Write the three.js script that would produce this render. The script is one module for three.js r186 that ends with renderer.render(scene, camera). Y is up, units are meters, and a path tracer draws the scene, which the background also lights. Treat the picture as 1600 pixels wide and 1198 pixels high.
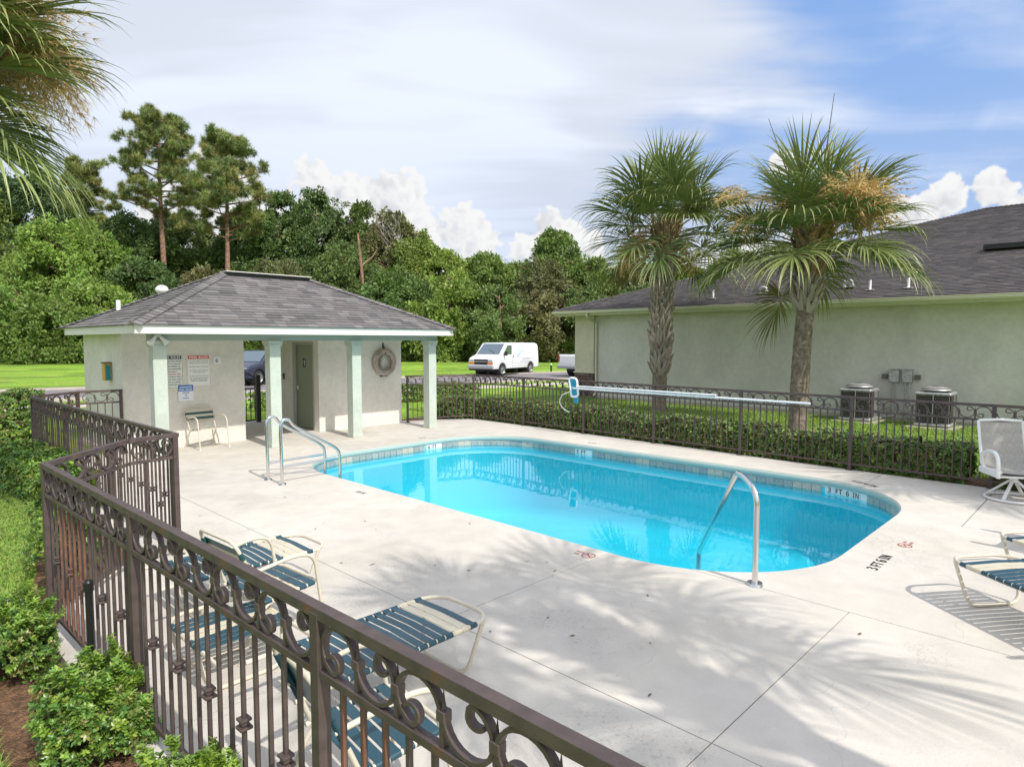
import * as THREE from 'three';
import { mergeGeometries, toCreasedNormals } from 'three/addons/utils/BufferGeometryUtils.js';
import { ImprovedNoise } from 'three/addons/math/ImprovedNoise.js';
import { RoundedBoxGeometry } from 'three/addons/geometries/RoundedBoxGeometry.js';

const V = (x, y, z) => new THREE.Vector3(x, y, z), PI = Math.PI, rad = (d) => d * PI / 180;
const scene = new THREE.Scene();

// ---------- camera ----------
const camera = new THREE.PerspectiveCamera(61.49, 1024 / 766, 0.1, 3000);
camera.position.set(0, 2.2, 0);
{ const yaw = rad(46), p = rad(3.81); camera.lookAt(Math.sin(yaw) * Math.cos(p), 2.2 - Math.sin(p), -Math.cos(yaw) * Math.cos(p)); }

// ---------- renderer, exposure ----------
const renderer = new THREE.WebGLRenderer({ antialias: true });
renderer.setSize(1024, 766);
renderer.toneMapping = THREE.LinearToneMapping;
renderer.toneMappingExposure = 0.97;
renderer.shadowMap.enabled = true;

// ---------- noise ----------
function mulberry(a) { return () => { a |= 0; a = a + 0x6D2B79F5 | 0; let t = Math.imul(a ^ a >>> 15, 1 | a); t = t + Math.imul(t ^ t >>> 7, 61 | t) ^ t; return ((t ^ t >>> 14) >>> 0) / 4294967296; }; }
const hash = (x, y, s) => { let h = Math.imul(x, 374761393) ^ Math.imul(y, 668265263) ^ Math.imul(s, 2147483647 ^ 0x5bd1e995); h = Math.imul(h ^ h >>> 13, 1274126177); return ((h ^ h >>> 16) >>> 0) / 4294967296; };
function vnoise(x, y, s = 1, per = 0) {
  let ix = Math.floor(x), iy = Math.floor(y); const fx = x - ix, fy = y - iy, u = fx * fx * (3 - 2 * fx), v = fy * fy * (3 - 2 * fy);
  let jx = ix + 1, jy = iy + 1;
  if (per) { ix = ((ix % per) + per) % per; jx = ((jx % per) + per) % per; iy = ((iy % per) + per) % per; jy = ((jy % per) + per) % per; }
  const a = hash(ix, iy, s), b = hash(jx, iy, s), c = hash(ix, jy, s), d = hash(jx, jy, s);
  return a + (b - a) * u + (c - a) * v + (a - b - c + d) * u * v;
}
function fbm(x, y, o = 5, s = 1, per = 0) { let t = 0, a = 0.5, n = 0; for (let i = 0; i < o; i++) { t += a * vnoise(x, y, s + i, per); n += a; x *= 2; y *= 2; per *= 2; a *= 0.5; } return t / n; }
const clamp = (x, a = 0, b = 1) => Math.min(b, Math.max(a, x)), lerp = (a, b, t) => a + (b - a) * t, sstep = (a, b, x) => { const t = clamp((x - a) / (b - a)); return t * t * (3 - 2 * t); };

// ---------- sky (air, clouds and an added fill halo round the sun) ----------
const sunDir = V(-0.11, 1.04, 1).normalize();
{
  const W = 4096, H = 2048, data = new Float32Array(W * H * 4), r = mulberry(5);
  // cumulus heaps: [azimuth from -z towards +x, elevation, radius] in degrees; those seen in the photograph, then others all round
  const heaps = [];
  const heap = (az, el, rd) => heaps.push([az, el, rd]);
  [[26.5, 8.5, 3.8], [29.2, 12.6, 2.3], [31, 11.5, 2.6], [33, 9.5, 3], [35.8, 12.2, 2.3], [36.5, 9, 2.8], [29, 7, 4], [33, 6, 4.4], [38.6, 6.6, 3], [41.3, 9.8, 1.9], [42.6, 7.6, 2.4], [40, 4.5, 4], [45, 4, 3.4],
    [49.5, 10.5, 1.5], [50.3, 8.6, 2.2], [48, 6.6, 2.4], [52.5, 7.5, 1.8], [46, 4, 3], [53, 5, 3], [58, 4, 3], [22, 12, 2.5], [20, 8, 4], [62, 5, 3], [66, 5.5, 2.8], [70, 6, 2.8], [68.5, 14, 1.2],
    [77.6, 7.6, 2.3], [79.2, 10.3, 1.4], [78, 9, 1.7], [82.6, 10.4, 1.3], [84, 8.5, 2.0], [88, 7, 3]].forEach((h) => heap(...h));
  for (let az = 92; az < 374; az += 4 + r() * 5) { const n = 1 + (r() * 3 | 0), top = 5 + r() * 9; for (let k = 0; k < n; k++) heap(az + (r() - 0.5) * 6, top * (0.4 + 0.6 * k / n), 2.2 + r() * 2.6); }
  const clampAz = (d) => ((d + 540) % 360) - 180;
  for (let row = 0; row < H; row++) {
    const el = ((row + 0.5) / H - 0.5) * 180;
    if (el < -1) { for (let c = 0; c < W; c++) { const i = (row * W + c) * 4; data[i] = 0.3; data[i + 1] = 0.31; data[i + 2] = 0.29; data[i + 3] = 1; } continue; }
    const near = el < 24 ? heaps.filter((h) => Math.abs(el - h[1]) < h[2] * 1.6) : [];
    const ce = Math.cos(rad(el)), se = Math.sin(rad(el)), h2 = 1 / Math.max(0.09, se + 0.12);
    for (let c = 0; c < W; c++) {
      const ph = ((c + 0.5) / W - 0.5) * 2 * PI, x = Math.cos(ph) * ce, z = Math.sin(ph) * ce, az = Math.atan2(x, -z) * 180 / PI, cs = x * sunDir.x + se * sunDir.y + z * sunDir.z;
      // clear air
      const zen = Math.pow(1 - clamp(se), 2.2);
      let R = lerp(0.17, 0.50, zen), G = lerp(0.37, 0.68, zen), B = lerp(0.83, 0.98, zen);
      // high veil of cloud on a flat layer: streaks and soft sheets
      const px = x * h2, pz = z * h2, wx = fbm(px * 1.1 + 7, pz * 1.1, 3, 11), wz = fbm(px * 1.1, pz * 1.1 + 9, 3, 17);
      const sheet = fbm(px * 0.9 + wx * 1.6, pz * 0.9 + wz * 1.6 + 3, 6, 23), streak = fbm((px + pz) * 0.8 + wx * 2.2, (px - pz) * 4.2 + wz * 2.2, 6, 31);
      const opening = 1.5 * Math.exp(-Math.pow(clampAz(az - 78) / 22, 2)) * sstep(3, 12, el) * (0.55 + 0.9 * fbm(px * 1.3 + 4, pz * 1.3, 3, 19)) + 0.6 * Math.exp(-Math.pow(clampAz(az - 200) / 30, 2)) + 0.5 * Math.exp(-Math.pow(clampAz(az + 75) / 24, 2));
      let veil = sstep(0.2, 0.62, sheet * 0.62 + streak * 0.5 + 0.26 - opening * 0.42);
      veil = clamp(veil) * 0.96;
      const grey = fbm(px * 0.8 + 2, pz * 0.8 + 5 + wx, 4, 41), tone = lerp(0.83, 1.0, sstep(0.3, 0.65, grey + 0.55 * (streak - 0.5)));
      R = lerp(R, tone * 0.925, veil); G = lerp(G, tone * 0.985, veil); B = lerp(B, tone * 1.115, veil);
      // bluish gap of thinner cloud behind the heaps
      const low = sstep(21, 6, el) * 0.38 * (0.5 + fbm(az * 0.06 + 40, el * 0.15, 3, 61));
      R = lerp(R, 0.50, low); G = lerp(G, 0.62, low); B = lerp(B, 0.84, low);
      const fillGlow = 0.75 * Math.pow(clamp(cs), 4) + 0.4 * Math.pow(clamp(cs), 12) + 0.6 * Math.pow(clamp(cs), 60); R += fillGlow; G += fillGlow * 0.98; B += fillGlow * 0.93;  // broad brightening round the sun, out of view, added for fill light
      // heaped clouds
      if (near.length) {
        let f = -1, top = 0;
        for (const h of near) { const dx = clampAz(az - h[0]) * ce, dy = el - h[1]; const q = 1 - Math.sqrt(dx * dx + dy * dy * (dy < 0 ? 0.6 : 1.1)) / h[2]; if (q > f) { f = q; top = (dy / h[2]) * 0.6 + (dx / h[2]) * 0.45; } }
        if (f > -0.6) {
          const n = fbm(az * 0.42, el * 0.42, 6, 71), bl = 1 - Math.abs(2 * fbm(az * 0.9 + 3, el * 0.9, 5, 83) - 1);
          const g = f + (n - 0.5) * 1.5 + (bl - 0.75) * 0.7, al = sstep(0.0, 0.10, g);
          if (al > 0) {
            const lit = clamp(0.62 + top * 0.35 + (bl - 0.7) * 1.3 - (sstep(0.2, 1.1, g) * 0.12)), t = lerp(0.70, 0.97, lit), hz = sstep(3, 10, el);
            R = lerp(R, lerp(0.86, t * lerp(0.94, 1, lit), 0.5 + 0.5 * hz), al); G = lerp(G, lerp(0.9, t * lerp(0.97, 1, lit), 0.5 + 0.5 * hz), al); B = lerp(B, lerp(0.97, t * lerp(1.04, 1, lit), 0.5 + 0.5 * hz), al);
          }
        }
      }
      const i = (row * W + c) * 4; data[i] = R; data[i + 1] = G; data[i + 2] = B; data[i + 3] = 1;
    }
  }
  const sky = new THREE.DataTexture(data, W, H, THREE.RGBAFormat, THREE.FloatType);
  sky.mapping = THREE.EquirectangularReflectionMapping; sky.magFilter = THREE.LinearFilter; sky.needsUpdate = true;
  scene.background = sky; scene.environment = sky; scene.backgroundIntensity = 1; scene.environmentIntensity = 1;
}

// ---------- sun ----------
const sun = new THREE.DirectionalLight(new THREE.Color(1, 0.955, 0.885), 3.75);
sun.name = 'sun'; sun.target.position.set(8, 0, -8); sun.position.copy(sun.target.position).addScaledVector(sunDir, 80);
sun.castShadow = true; sun.shadow.radius = 1.3; sun.shadow.mapSize.set(4096, 4096);
Object.assign(sun.shadow.camera, { left: -45, right: 45, top: 45, bottom: -45, near: 1, far: 220 });
scene.add(sun, sun.target);

// ---------- textures ----------
function tex(size, fn, srgb = true, h = size) {
  const d = new Uint8Array(size * h * 4);
  for (let y = 0; y < h; y++) for (let x = 0; x < size; x++) { const c = fn(x / size, y / h, x, y), i = (y * size + x) * 4; d[i] = clamp(c[0], 0, 255); d[i + 1] = clamp(c[1], 0, 255); d[i + 2] = clamp(c[2], 0, 255); d[i + 3] = 255; }
  const t = new THREE.DataTexture(d, size, h); t.wrapS = t.wrapT = THREE.RepeatWrapping; t.magFilter = THREE.LinearFilter; t.minFilter = THREE.LinearMipmapLinearFilter; t.generateMipmaps = true;
  if (srgb) t.colorSpace = THREE.SRGBColorSpace; t.needsUpdate = true; return t;
}
const rep = (t, metres) => { const c = t.clone(); c.repeat.set(1 / metres, 1 / metres); c.needsUpdate = true; return c; };
const grey = (v) => [v, v, v];
const noiseFine = tex(512, (u, v) => grey(255 * fbm(u * 64, v * 64, 4, 3, 64)), false);
const noiseMid = tex(512, (u, v) => grey(255 * fbm(u * 12, v * 12, 6, 8, 12)), false);
const concreteMap = tex(2048, (u, v, x, y) => {
  const big = fbm(u * 4, v * 4, 5, 21, 4), mid = fbm(u * 30, v * 30, 4, 27, 30), sp = hash(x, y, 9);
  let k = 1 + (big - 0.5) * 0.12 + (mid - 0.5) * 0.09 + (sp - 0.5) * 0.05;
  const blot = sstep(0.58, 0.74, fbm(u * 6 + 3, v * 6, 6, 33, 6)), grit = vnoise(u * 420, v * 420, 47, 420);
  k -= blot * (0.025 + 0.075 * sstep(0.62, 0.95, grit));            // mildew grit in patches
  if (vnoise(u * 300, v * 300, 45, 300) > 0.972) k -= 0.08;       // flecks
  const wx = fbm(u * 14, v * 14, 3, 57, 14) * 0.3;
  if (Math.abs(fbm(u * 3 + wx * 0.12, v * 3, 5, 51, 3) - 0.47) < 0.0011) k -= 0.05; // hairline cracks
  const warm = sstep(0.5, 0.72, fbm(u * 5 + 9, v * 5, 5, 39, 5)) * 0.5;
  return [205 * k, (198 - 1 * warm) * k, (188 - 5 * warm) * k];
});
const grassMap = tex(1024, (u, v, x, y) => {
  const big = fbm(u * 6, v * 6, 5, 61, 6), fine = fbm(u * 256, v * 256, 2, 65, 256), sp = hash(x, y, 12), dry = sstep(0.58, 0.75, fbm(u * 11, v * 11, 5, 69, 11));
  const k = 0.72 + 0.5 * fine + 0.25 * (sp - 0.5) + (big - 0.5) * 0.6;
  return [lerp(132, 162, dry * 0.7) * k, lerp(168, 162, dry * 0.7) * k, lerp(46, 80, dry * 0.7) * k];
});
const soilMap = tex(512, (u, v, x, y) => { const k = 0.6 + 0.8 * fbm(u * 48, v * 48, 4, 91, 48) + (hash(x, y, 3) - 0.5) * 0.3; return [122 * k, 92 * k, 66 * k]; });
const asphaltMap = tex(512, (u, v, x, y) => { const k = 0.82 + 0.25 * fbm(u * 10, v * 10, 5, 95, 10) + (hash(x, y, 5) - 0.5) * 0.25; return [134 * k, 128 * k, 130 * k]; });
const stuccoBump = tex(512, (u, v, x, y) => grey(255 * (0.55 * fbm(u * 90, v * 60, 3, 101, 60 * 3 / 2) + 0.3 * fbm(u * 20, v * 20, 3, 105, 20) + 0.15 * hash(x, y, 8))), false);
const stuccoTone = (r, g, b, s) => tex(512, (u, v, x, y) => { const k = 1 + (fbm(u * 6, v * 6, 5, s, 6) - 0.5) * 0.11 + (fbm(u * 40, v * 40, 3, s + 7, 40) - 0.5) * 0.07 + (hash(x, y, s) - 0.5) * 0.03; return [r * k, g * k, b * k]; });
const metalMap = tex(512, (u, v, x, y) => {
  const k = 0.84 + 0.3 * fbm(u * 14, v * 14, 5, 111, 14) + (hash(x, y, 4) - 0.5) * 0.1, rust = sstep(0.62, 0.74, fbm(u * 5 + 2, v * 5, 6, 115, 5)) * 0.55;
  return [lerp(90, 120, rust) * k, lerp(77, 80, rust) * k, lerp(74, 60, rust) * k];
});
const rustMap = tex(512, (u, v, x, y) => { const k = 0.8 + 0.4 * fbm(u * 16, v * 10, 5, 121, 10 * 8 / 5), f = sstep(0.32, 0.62, fbm(u * 9, v * 5, 5, 125, 45)); return [lerp(90, 124, f) * k, lerp(76, 82, f) * k, lerp(73, 62, f) * k]; });
const floorMap = tex(512, (u, v, x, y) => { const k = 1 + (fbm(u * 8, v * 8, 5, 131, 8) - 0.5) * 0.12 + (hash(x, y, 2) - 0.5) * 0.03; return [80 * k, 206 * k, 222 * k]; });

// ---------- materials ----------
const col = (r, g, b) => new THREE.Color().setRGB(r, g, b);
const std = (o) => new THREE.MeshStandardMaterial(Object.assign({ roughness: 0.8 }, o));
const phys = (o) => new THREE.MeshPhysicalMaterial(o);
const M = {
  concrete: std({ map: rep(concreteMap, 5.7), roughness: 0.88, bumpMap: rep(noiseFine, 0.9), bumpScale: 0.0016 }),
  kerb: std({ map: rep(concreteMap, 2.3), color: col(0.82, 0.8, 0.76), roughness: 0.9 }),
  joint: std({ color: col(0.09, 0.08, 0.07), roughness: 1 }),
  lawn: std({ map: rep(grassMap, 11.3), roughness: 1, bumpMap: rep(noiseFine, 1.3), bumpScale: 0.03 }),
  soil: std({ map: rep(soilMap, 1.4), roughness: 1, bumpMap: rep(noiseFine, 0.6), bumpScale: 0.03 }),
  asphalt: std({ map: rep(asphaltMap, 3), roughness: 0.95 }),
  poolWall: std({ map: rep(stuccoTone(224, 219, 209, 141), 2.2), roughness: 0.9, bumpMap: rep(stuccoBump, 1.3), bumpScale: 0.008 }),
  mint: std({ map: rep(stuccoTone(188, 197, 185, 151), 2), roughness: 0.7, bumpMap: rep(noiseFine, 0.8), bumpScale: 0.001 }),
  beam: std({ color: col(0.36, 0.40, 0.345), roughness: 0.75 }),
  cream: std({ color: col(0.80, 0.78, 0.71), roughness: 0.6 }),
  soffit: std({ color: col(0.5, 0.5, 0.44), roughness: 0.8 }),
  doorGreen: std({ color: col(0.26, 0.29, 0.20), roughness: 0.55 }),
  frameGrey: std({ color: col(0.42, 0.42, 0.37), roughness: 0.6 }),
  sage: std({  map: rep(stuccoTone(212, 210, 200, 161), 3.4), roughness: 0.92, bumpMap: rep(stuccoBump, 2.1), bumpScale: 0.013 }),
  beige: std({ map: rep(stuccoTone(206, 201, 176, 171), 3), roughness: 0.9, bumpMap: rep(stuccoBump, 1.7), bumpScale: 0.01 }),
  gutter: std({ color: col(0.66, 0.64, 0.48), roughness: 0.45 }),
  shingle: std({ vertexColors: true, roughness: 0.95, bumpMap: rep(noiseFine, 0.35), bumpScale: 0.003 }),
  roofDeck: std({ color: col(0.07, 0.065, 0.065), roughness: 1 }),
  iron: std({ map: rep(metalMap, 0.7), roughness: 0.55, metalness: 0.15, bumpMap: rep(noiseFine, 0.25), bumpScale: 0.0006 }),
  rust: std({ map: rep(rustMap, 0.5), roughness: 0.8, bumpMap: rep(noiseFine, 0.2), bumpScale: 0.0008 }),
  ironDark: std({ color: col(0.035, 0.03, 0.032), roughness: 0.6 }),
  steel: std({ color: col(0.72, 0.71, 0.69), roughness: 0.17, metalness: 1, bumpMap: rep(noiseFine, 0.3), bumpScale: 0.0002 }),
  galv: std({ map: rep(tex(256, (u, v) => grey(150 + 70 * fbm(u * 10, v * 10, 4, 181, 10))), 0.6), roughness: 0.45, metalness: 0.5 }),
  white: std({ color: col(0.82, 0.82, 0.8), roughness: 0.45 }),
  pvc: std({ color: col(0.86, 0.86, 0.86), roughness: 0.4 }),
  tube: std({ color: col(0.66, 0.60, 0.48), roughness: 0.42 }),
  strapBlue: std({ color: col(0.018, 0.07, 0.098), roughness: 0.38 }),
  strapGreen: std({ color: col(0.02, 0.085, 0.085), roughness: 0.4 }),
  strapCream: std({ color: col(0.62, 0.56, 0.42), roughness: 0.45 }),
  sling: std({ map: rep(tex(256, (u, v, x, y) => { const k = (x + y) % 4 < 2 ? 1 : 0.86, m = 0.9 + 0.2 * fbm(u * 9, v * 9, 4, 191, 9); return [186 * k * m, 182 * k * m, 175 * k * m]; }), 0.14), roughness: 0.9 }),
  black: std({ color: col(0.012, 0.012, 0.012), roughness: 0.4 }),
  rubber: std({ color: col(0.022, 0.022, 0.024), roughness: 0.85 }),
  carGlass: std({ color: col(0.22, 0.28, 0.32), roughness: 0.05, metalness: 0.75 }),
  carWhite: phys({ color: col(0.80, 0.81, 0.82), roughness: 0.35, clearcoat: 1, clearcoatRoughness: 0.06 }),
  carNavy: phys({ color: col(0.015, 0.022, 0.05), roughness: 0.3, clearcoat: 1, clearcoatRoughness: 0.04 }),
  chrome: std({ color: col(0.6, 0.6, 0.6), roughness: 0.25, metalness: 1 }),
  bumper: std({ color: col(0.34, 0.35, 0.37), roughness: 0.5 }),
  amber: std({ color: col(0.75, 0.20, 0.02), roughness: 0.3 }),
  redLamp: std({ color: col(0.6, 0.02, 0.02), roughness: 0.25 }),
  lampClear: std({ color: col(0.55, 0.6, 0.62), roughness: 0.15, metalness: 0.3 }),
  yellow: std({ color: col(0.62, 0.36, 0.04), roughness: 0.5 }),
  teal: std({ color: col(0.02, 0.24, 0.28), roughness: 0.5 }),
  netBlue: phys({ color: col(0.02, 0.38, 0.56), roughness: 0.8, transmission: 0.25, thickness: 0 }),
  ring: std({ map: rep(tex(256, (u, v) => { const k = 0.75 + 0.5 * fbm(u * 9, v * 9, 5, 201, 9); return [172 * k, 158 * k, 148 * k]; }), 0.5), roughness: 0.8 }),
  rope: std({ color: col(0.42, 0.38, 0.32), roughness: 0.95 }),
  coping: std({ map: rep(stuccoTone(170, 190, 183, 211), 1.3), roughness: 0.6, bumpMap: rep(noiseFine, 0.5), bumpScale: 0.001 }),
  poolFloor: std({ map: rep(floorMap, 3), roughness: 0.9 }),
  water: phys({ color: col(0.43, 0.93, 0.98), roughness: 0.0, transmission: 1, thickness: 0, ior: 1.33, bumpMap: rep(noiseMid, 2.6), bumpScale: 0.0009 }),
  foliage: phys({ color: col(1, 1, 1), roughness: 0.55, transmission: 0.22, thickness: 0 }),
  leafGloss: phys({ color: col(1, 1, 1), roughness: 0.36, transmission: 0.2, thickness: 0 }),
  frond: phys({ vertexColors: true, roughness: 0.4, transmission: 0.12, thickness: 0 }),
  bloom: phys({ vertexColors: true, roughness: 0.9, transmission: 0.2, thickness: 0 }),
  bark: std({ vertexColors: true, roughness: 1, map: rep(tex(256, (u, v) => grey(255 * clamp(0.62 + 0.5 * fbm(u * 18, v * 18, 5, 231, 18)))), 0.9), bumpMap: rep(noiseFine, 0.5), bumpScale: 0.02 }),
  pineBark: std({ map: rep(tex(256, (u, v) => { const k = 0.55 + 0.9 * fbm(u * 14, v * 6, 5, 221, 42); return [150 * k, 118 * k, 100 * k]; }), 1.2), roughness: 1 }),
  twig: std({ color: col(0.14, 0.10, 0.07), roughness: 1 }),
  mesh: std({ color: col(0.15, 0.135, 0.12), roughness: 0.7 }),
};
for (const k in M) { M[k].name = k; M[k].side = THREE.DoubleSide; }

// ---------- naming, grouping ----------
const taken = {};
function numbered(n) { const k = taken[n] = (taken[n] ?? -1) + 1; return k ? n + '_' + String(k).padStart(3, '0') : n; }
function tag(o, label, category, group) { o.userData.label = label; o.userData.category = category; if (group) o.userData.group = group; return o; }
function thing(name, label, category, [x, y, z] = [0, 0, 0], turn = 0, group) { const o = new THREE.Group(); o.name = numbered(name); o.position.set(x, y, z); o.rotation.y = turn; scene.add(o); return tag(o, label, category, group); }
function structure(o, name) { o.name = name; o.userData.kind = 'structure'; scene.add(o); o.traverse((m) => { if (m.isMesh) m.castShadow = m.receiveShadow = true; }); return o; }
function part(name, g, mat, parent, at, label) { const m = new THREE.Mesh(Array.isArray(g) ? join(g) : g, mat); m.name = name; m.castShadow = m.receiveShadow = true; if (at) m.position.set(...at); if (label) m.userData.label = label; (parent ?? scene).add(m); return m; }
function lone(name, g, mat, label, category, group, at) { const m = part(numbered(name), g, mat, scene, at); return tag(m, label, category, group); }

// ---------- geometry helpers ----------
function plain(g) { const q = g.index ? g.toNonIndexed() : g; for (const k of Object.keys(q.attributes)) if (!['position', 'normal', 'uv', 'color'].includes(k)) q.deleteAttribute(k); if (!q.attributes.normal) q.computeVertexNormals(); return q; }
function metric(g) { // uv in metres, from the plane each face lies nearest to
  const q = plain(g), p = q.attributes.position, uv = new Float32Array(p.count * 2), a = V(), b = V(), c = V();
  for (let i = 0; i < p.count; i += 3) {
    a.fromBufferAttribute(p, i); b.fromBufferAttribute(p, i + 1); c.fromBufferAttribute(p, i + 2);
    const n = b.clone().sub(a).cross(c.clone().sub(a)), ax = Math.abs(n.x), ay = Math.abs(n.y), az = Math.abs(n.z);
    [a, b, c].forEach((v, k) => { const j = (i + k) * 2; if (ay >= ax && ay >= az) { uv[j] = v.x; uv[j + 1] = v.z; } else if (ax >= az) { uv[j] = v.z; uv[j + 1] = v.y; } else { uv[j] = v.x; uv[j + 1] = v.y; } });
  }
  q.setAttribute('uv', new THREE.BufferAttribute(uv, 2)); return q;
}
function join(list) { const qs = list.map((g) => metric(g)), colored = qs.some((q) => q.attributes.color); if (!colored) qs.forEach((q) => q.deleteAttribute('color')); return mergeGeometries(qs); }
function paint(g, r, gg, b) { const q = plain(g), n = q.attributes.position.count, c = new Float32Array(n * 3); for (let i = 0; i < n; i++) { c[i * 3] = r; c[i * 3 + 1] = gg; c[i * 3 + 2] = b; } q.setAttribute('color', new THREE.BufferAttribute(c, 3)); return q; }
function box(x0, x1, y0, y1, z0, z1) { const g = new THREE.BoxGeometry(x1 - x0, y1 - y0, z1 - z0); g.translate((x0 + x1) / 2, (y0 + y1) / 2, (z0 + z1) / 2); return metric(g); }
function rbox(w, h, d, x = 0, y = 0, z = 0, r = 0.01, s = 2) { const g = new RoundedBoxGeometry(w, h, d, s, Math.min(r, w / 2.01, h / 2.01, d / 2.01)); g.translate(x, y, z); return metric(g); }
const UP = V(0, 1, 0);
function basis(a, b, up = UP) { const z = b.clone().sub(a), len = z.length(); z.normalize(); let x = up.clone().cross(z); if (x.lengthSq() < 1e-6) x = V(1, 0, 0).cross(z); x.normalize(); const y = z.clone().cross(x); return { m: new THREE.Matrix4().makeBasis(x, y, z).setPosition(a.clone().add(b).multiplyScalar(0.5)), len }; }
function bar(a, b, w, h, r = 0) { const { m, len } = basis(a, b), g = r ? new RoundedBoxGeometry(w, h, len, 1, r) : new THREE.BoxGeometry(w, h, len); const q = metric(g); q.applyMatrix4(m); return q; }
function tube(pts, r, seg = 24, rs = 8, closed = false) { const c = new THREE.CatmullRomCurve3(pts, closed, 'centripetal'); return new THREE.TubeGeometry(c, seg, r, rs, closed); }
function roundPath(pts, r, n = 6) { // polyline with rounded corners
  const out = [pts[0]]; for (let i = 1; i < pts.length - 1; i++) { const p = pts[i], a = pts[i - 1].clone().sub(p), b = pts[i + 1].clone().sub(p), ra = Math.min(r, a.length() * 0.48), rb = Math.min(r, b.length() * 0.48), s = p.clone().addScaledVector(a.normalize(), ra), e = p.clone().addScaledVector(b.normalize(), rb); for (let k = 0; k <= n; k++) { const t = k / n; out.push(s.clone().multiplyScalar((1 - t) * (1 - t)).addScaledVector(p, 2 * t * (1 - t)).addScaledVector(e, t * t)); } } out.push(pts[pts.length - 1]); return out;
}
function pipe(pts, r, rs = 10, caps = true) { // tube through exact points, flat ends
  const n = pts.length, pos = [], idx = []; let prev = null;
  for (let i = 0; i < n; i++) {
    const t = pts[Math.min(n - 1, i + 1)].clone().sub(pts[Math.max(0, i - 1)]).normalize();
    let x = prev ? prev.clone().addScaledVector(t, -prev.dot(t)) : (Math.abs(t.y) < 0.9 ? UP.clone().cross(t) : V(1, 0, 0).cross(t)); x.normalize(); prev = x; const y = t.clone().cross(x);
    for (let k = 0; k < rs; k++) { const a = k / rs * 2 * PI, rr = Array.isArray(r) ? r[i] : r; pos.push(...pts[i].clone().addScaledVector(x, Math.cos(a) * rr).addScaledVector(y, Math.sin(a) * rr).toArray()); }
  }
  for (let i = 0; i < n - 1; i++) for (let k = 0; k < rs; k++) { const a = i * rs + k, b = i * rs + (k + 1) % rs, c = a + rs, d = b + rs; idx.push(a, b, c, b, d, c); }
  if (caps) for (const [o, f] of [[0, 1], [(n - 1) * rs, 0]]) for (let k = 1; k < rs - 1; k++) f ? idx.push(o, o + k + 1, o + k) : idx.push(o, o + k, o + k + 1);
  const g = new THREE.BufferGeometry(); g.setAttribute('position', new THREE.Float32BufferAttribute(pos, 3)); g.setIndex(idx); return metric(toCreasedNormals(g, rad(50)));
}
function tubeR(pts, r, round = 0.06, rs = 10) { return pipe(roundPath(pts, round), r, rs); }
function cyl(r0, r1, h, x, y, z, n = 16) { const g = new THREE.CylinderGeometry(r1, r0, h, n); g.translate(x, y + h / 2, z); return metric(g); }
function poly(pts, y, depth) { // pts [x, z]; top at y
  const s = new THREE.Shape(pts.map(([x, z]) => new THREE.Vector2(x, -z))); const g = depth ? new THREE.ExtrudeGeometry(s, { depth, bevelEnabled: false }) : new THREE.ShapeGeometry(s); g.rotateX(-PI / 2); g.translate(0, y - (depth || 0), 0); return metric(g);
}
function quadGeo(list) { // list of [a, b, c, d] points
  const pos = []; for (const [a, b, c, d] of list) pos.push(...a.toArray(), ...b.toArray(), ...c.toArray(), ...(d ? [...a.toArray(), ...c.toArray(), ...d.toArray()] : [])); const g = new THREE.BufferGeometry(); g.setAttribute('position', new THREE.Float32BufferAttribute(pos, 3)); g.computeVertexNormals(); return metric(g);
}
function print(w, h, draw, roughness = 0.6) { const c = document.createElement('canvas'); c.width = w; c.height = h; const k = c.getContext('2d'); draw(k, w, h); const t = new THREE.CanvasTexture(c); t.colorSpace = THREE.SRGBColorSpace; t.magFilter = THREE.LinearFilter; const m = std({ map: t, roughness }); m.name = 'print'; return m; }
const sheet = (w, h) => new THREE.PlaneGeometry(w, h);
const _m = new THREE.Matrix4(), _q = new THREE.Quaternion(), _e = new THREE.Euler(), _c = new THREE.Color();
function scatter(name, geo, mat, list, parent, stuff = true) { // list of {p, e:[x,y,z] | q, s, c}
  const m = new THREE.InstancedMesh(geo, mat, list.length); m.name = name; m.castShadow = m.receiveShadow = true;
  list.forEach((o, i) => { const q = o.q ?? _q.setFromEuler(_e.set(...o.e)); m.setMatrixAt(i, _m.compose(o.p, q, typeof o.s === 'number' ? V(o.s, o.s, o.s) : o.s)); if (o.c) m.setColorAt(i, _c.setRGB(...o.c)); });
  if (stuff) m.userData.kind = 'stuff'; (parent ?? scene).add(m); return m;
}

// ================= THE GROUND =================
const GY = -0.07;   // lawn level; the pool deck is y = 0
{ const s = new THREE.Shape([[-700, -700], [700, -700], [700, 700], [-700, 700]].map((p) => new THREE.Vector2(...p))); s.holes.push(new THREE.Path([[4.4, 1.4], [11.3, 1.4], [11.3, 12], [4.4, 12]].map((p) => new THREE.Vector2(...p)))); const g = new THREE.ShapeGeometry(s); g.rotateX(-PI / 2); g.translate(0, GY, 0); structure(new THREE.Mesh(metric(g), M.lawn), 'lawn'); }
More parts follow.
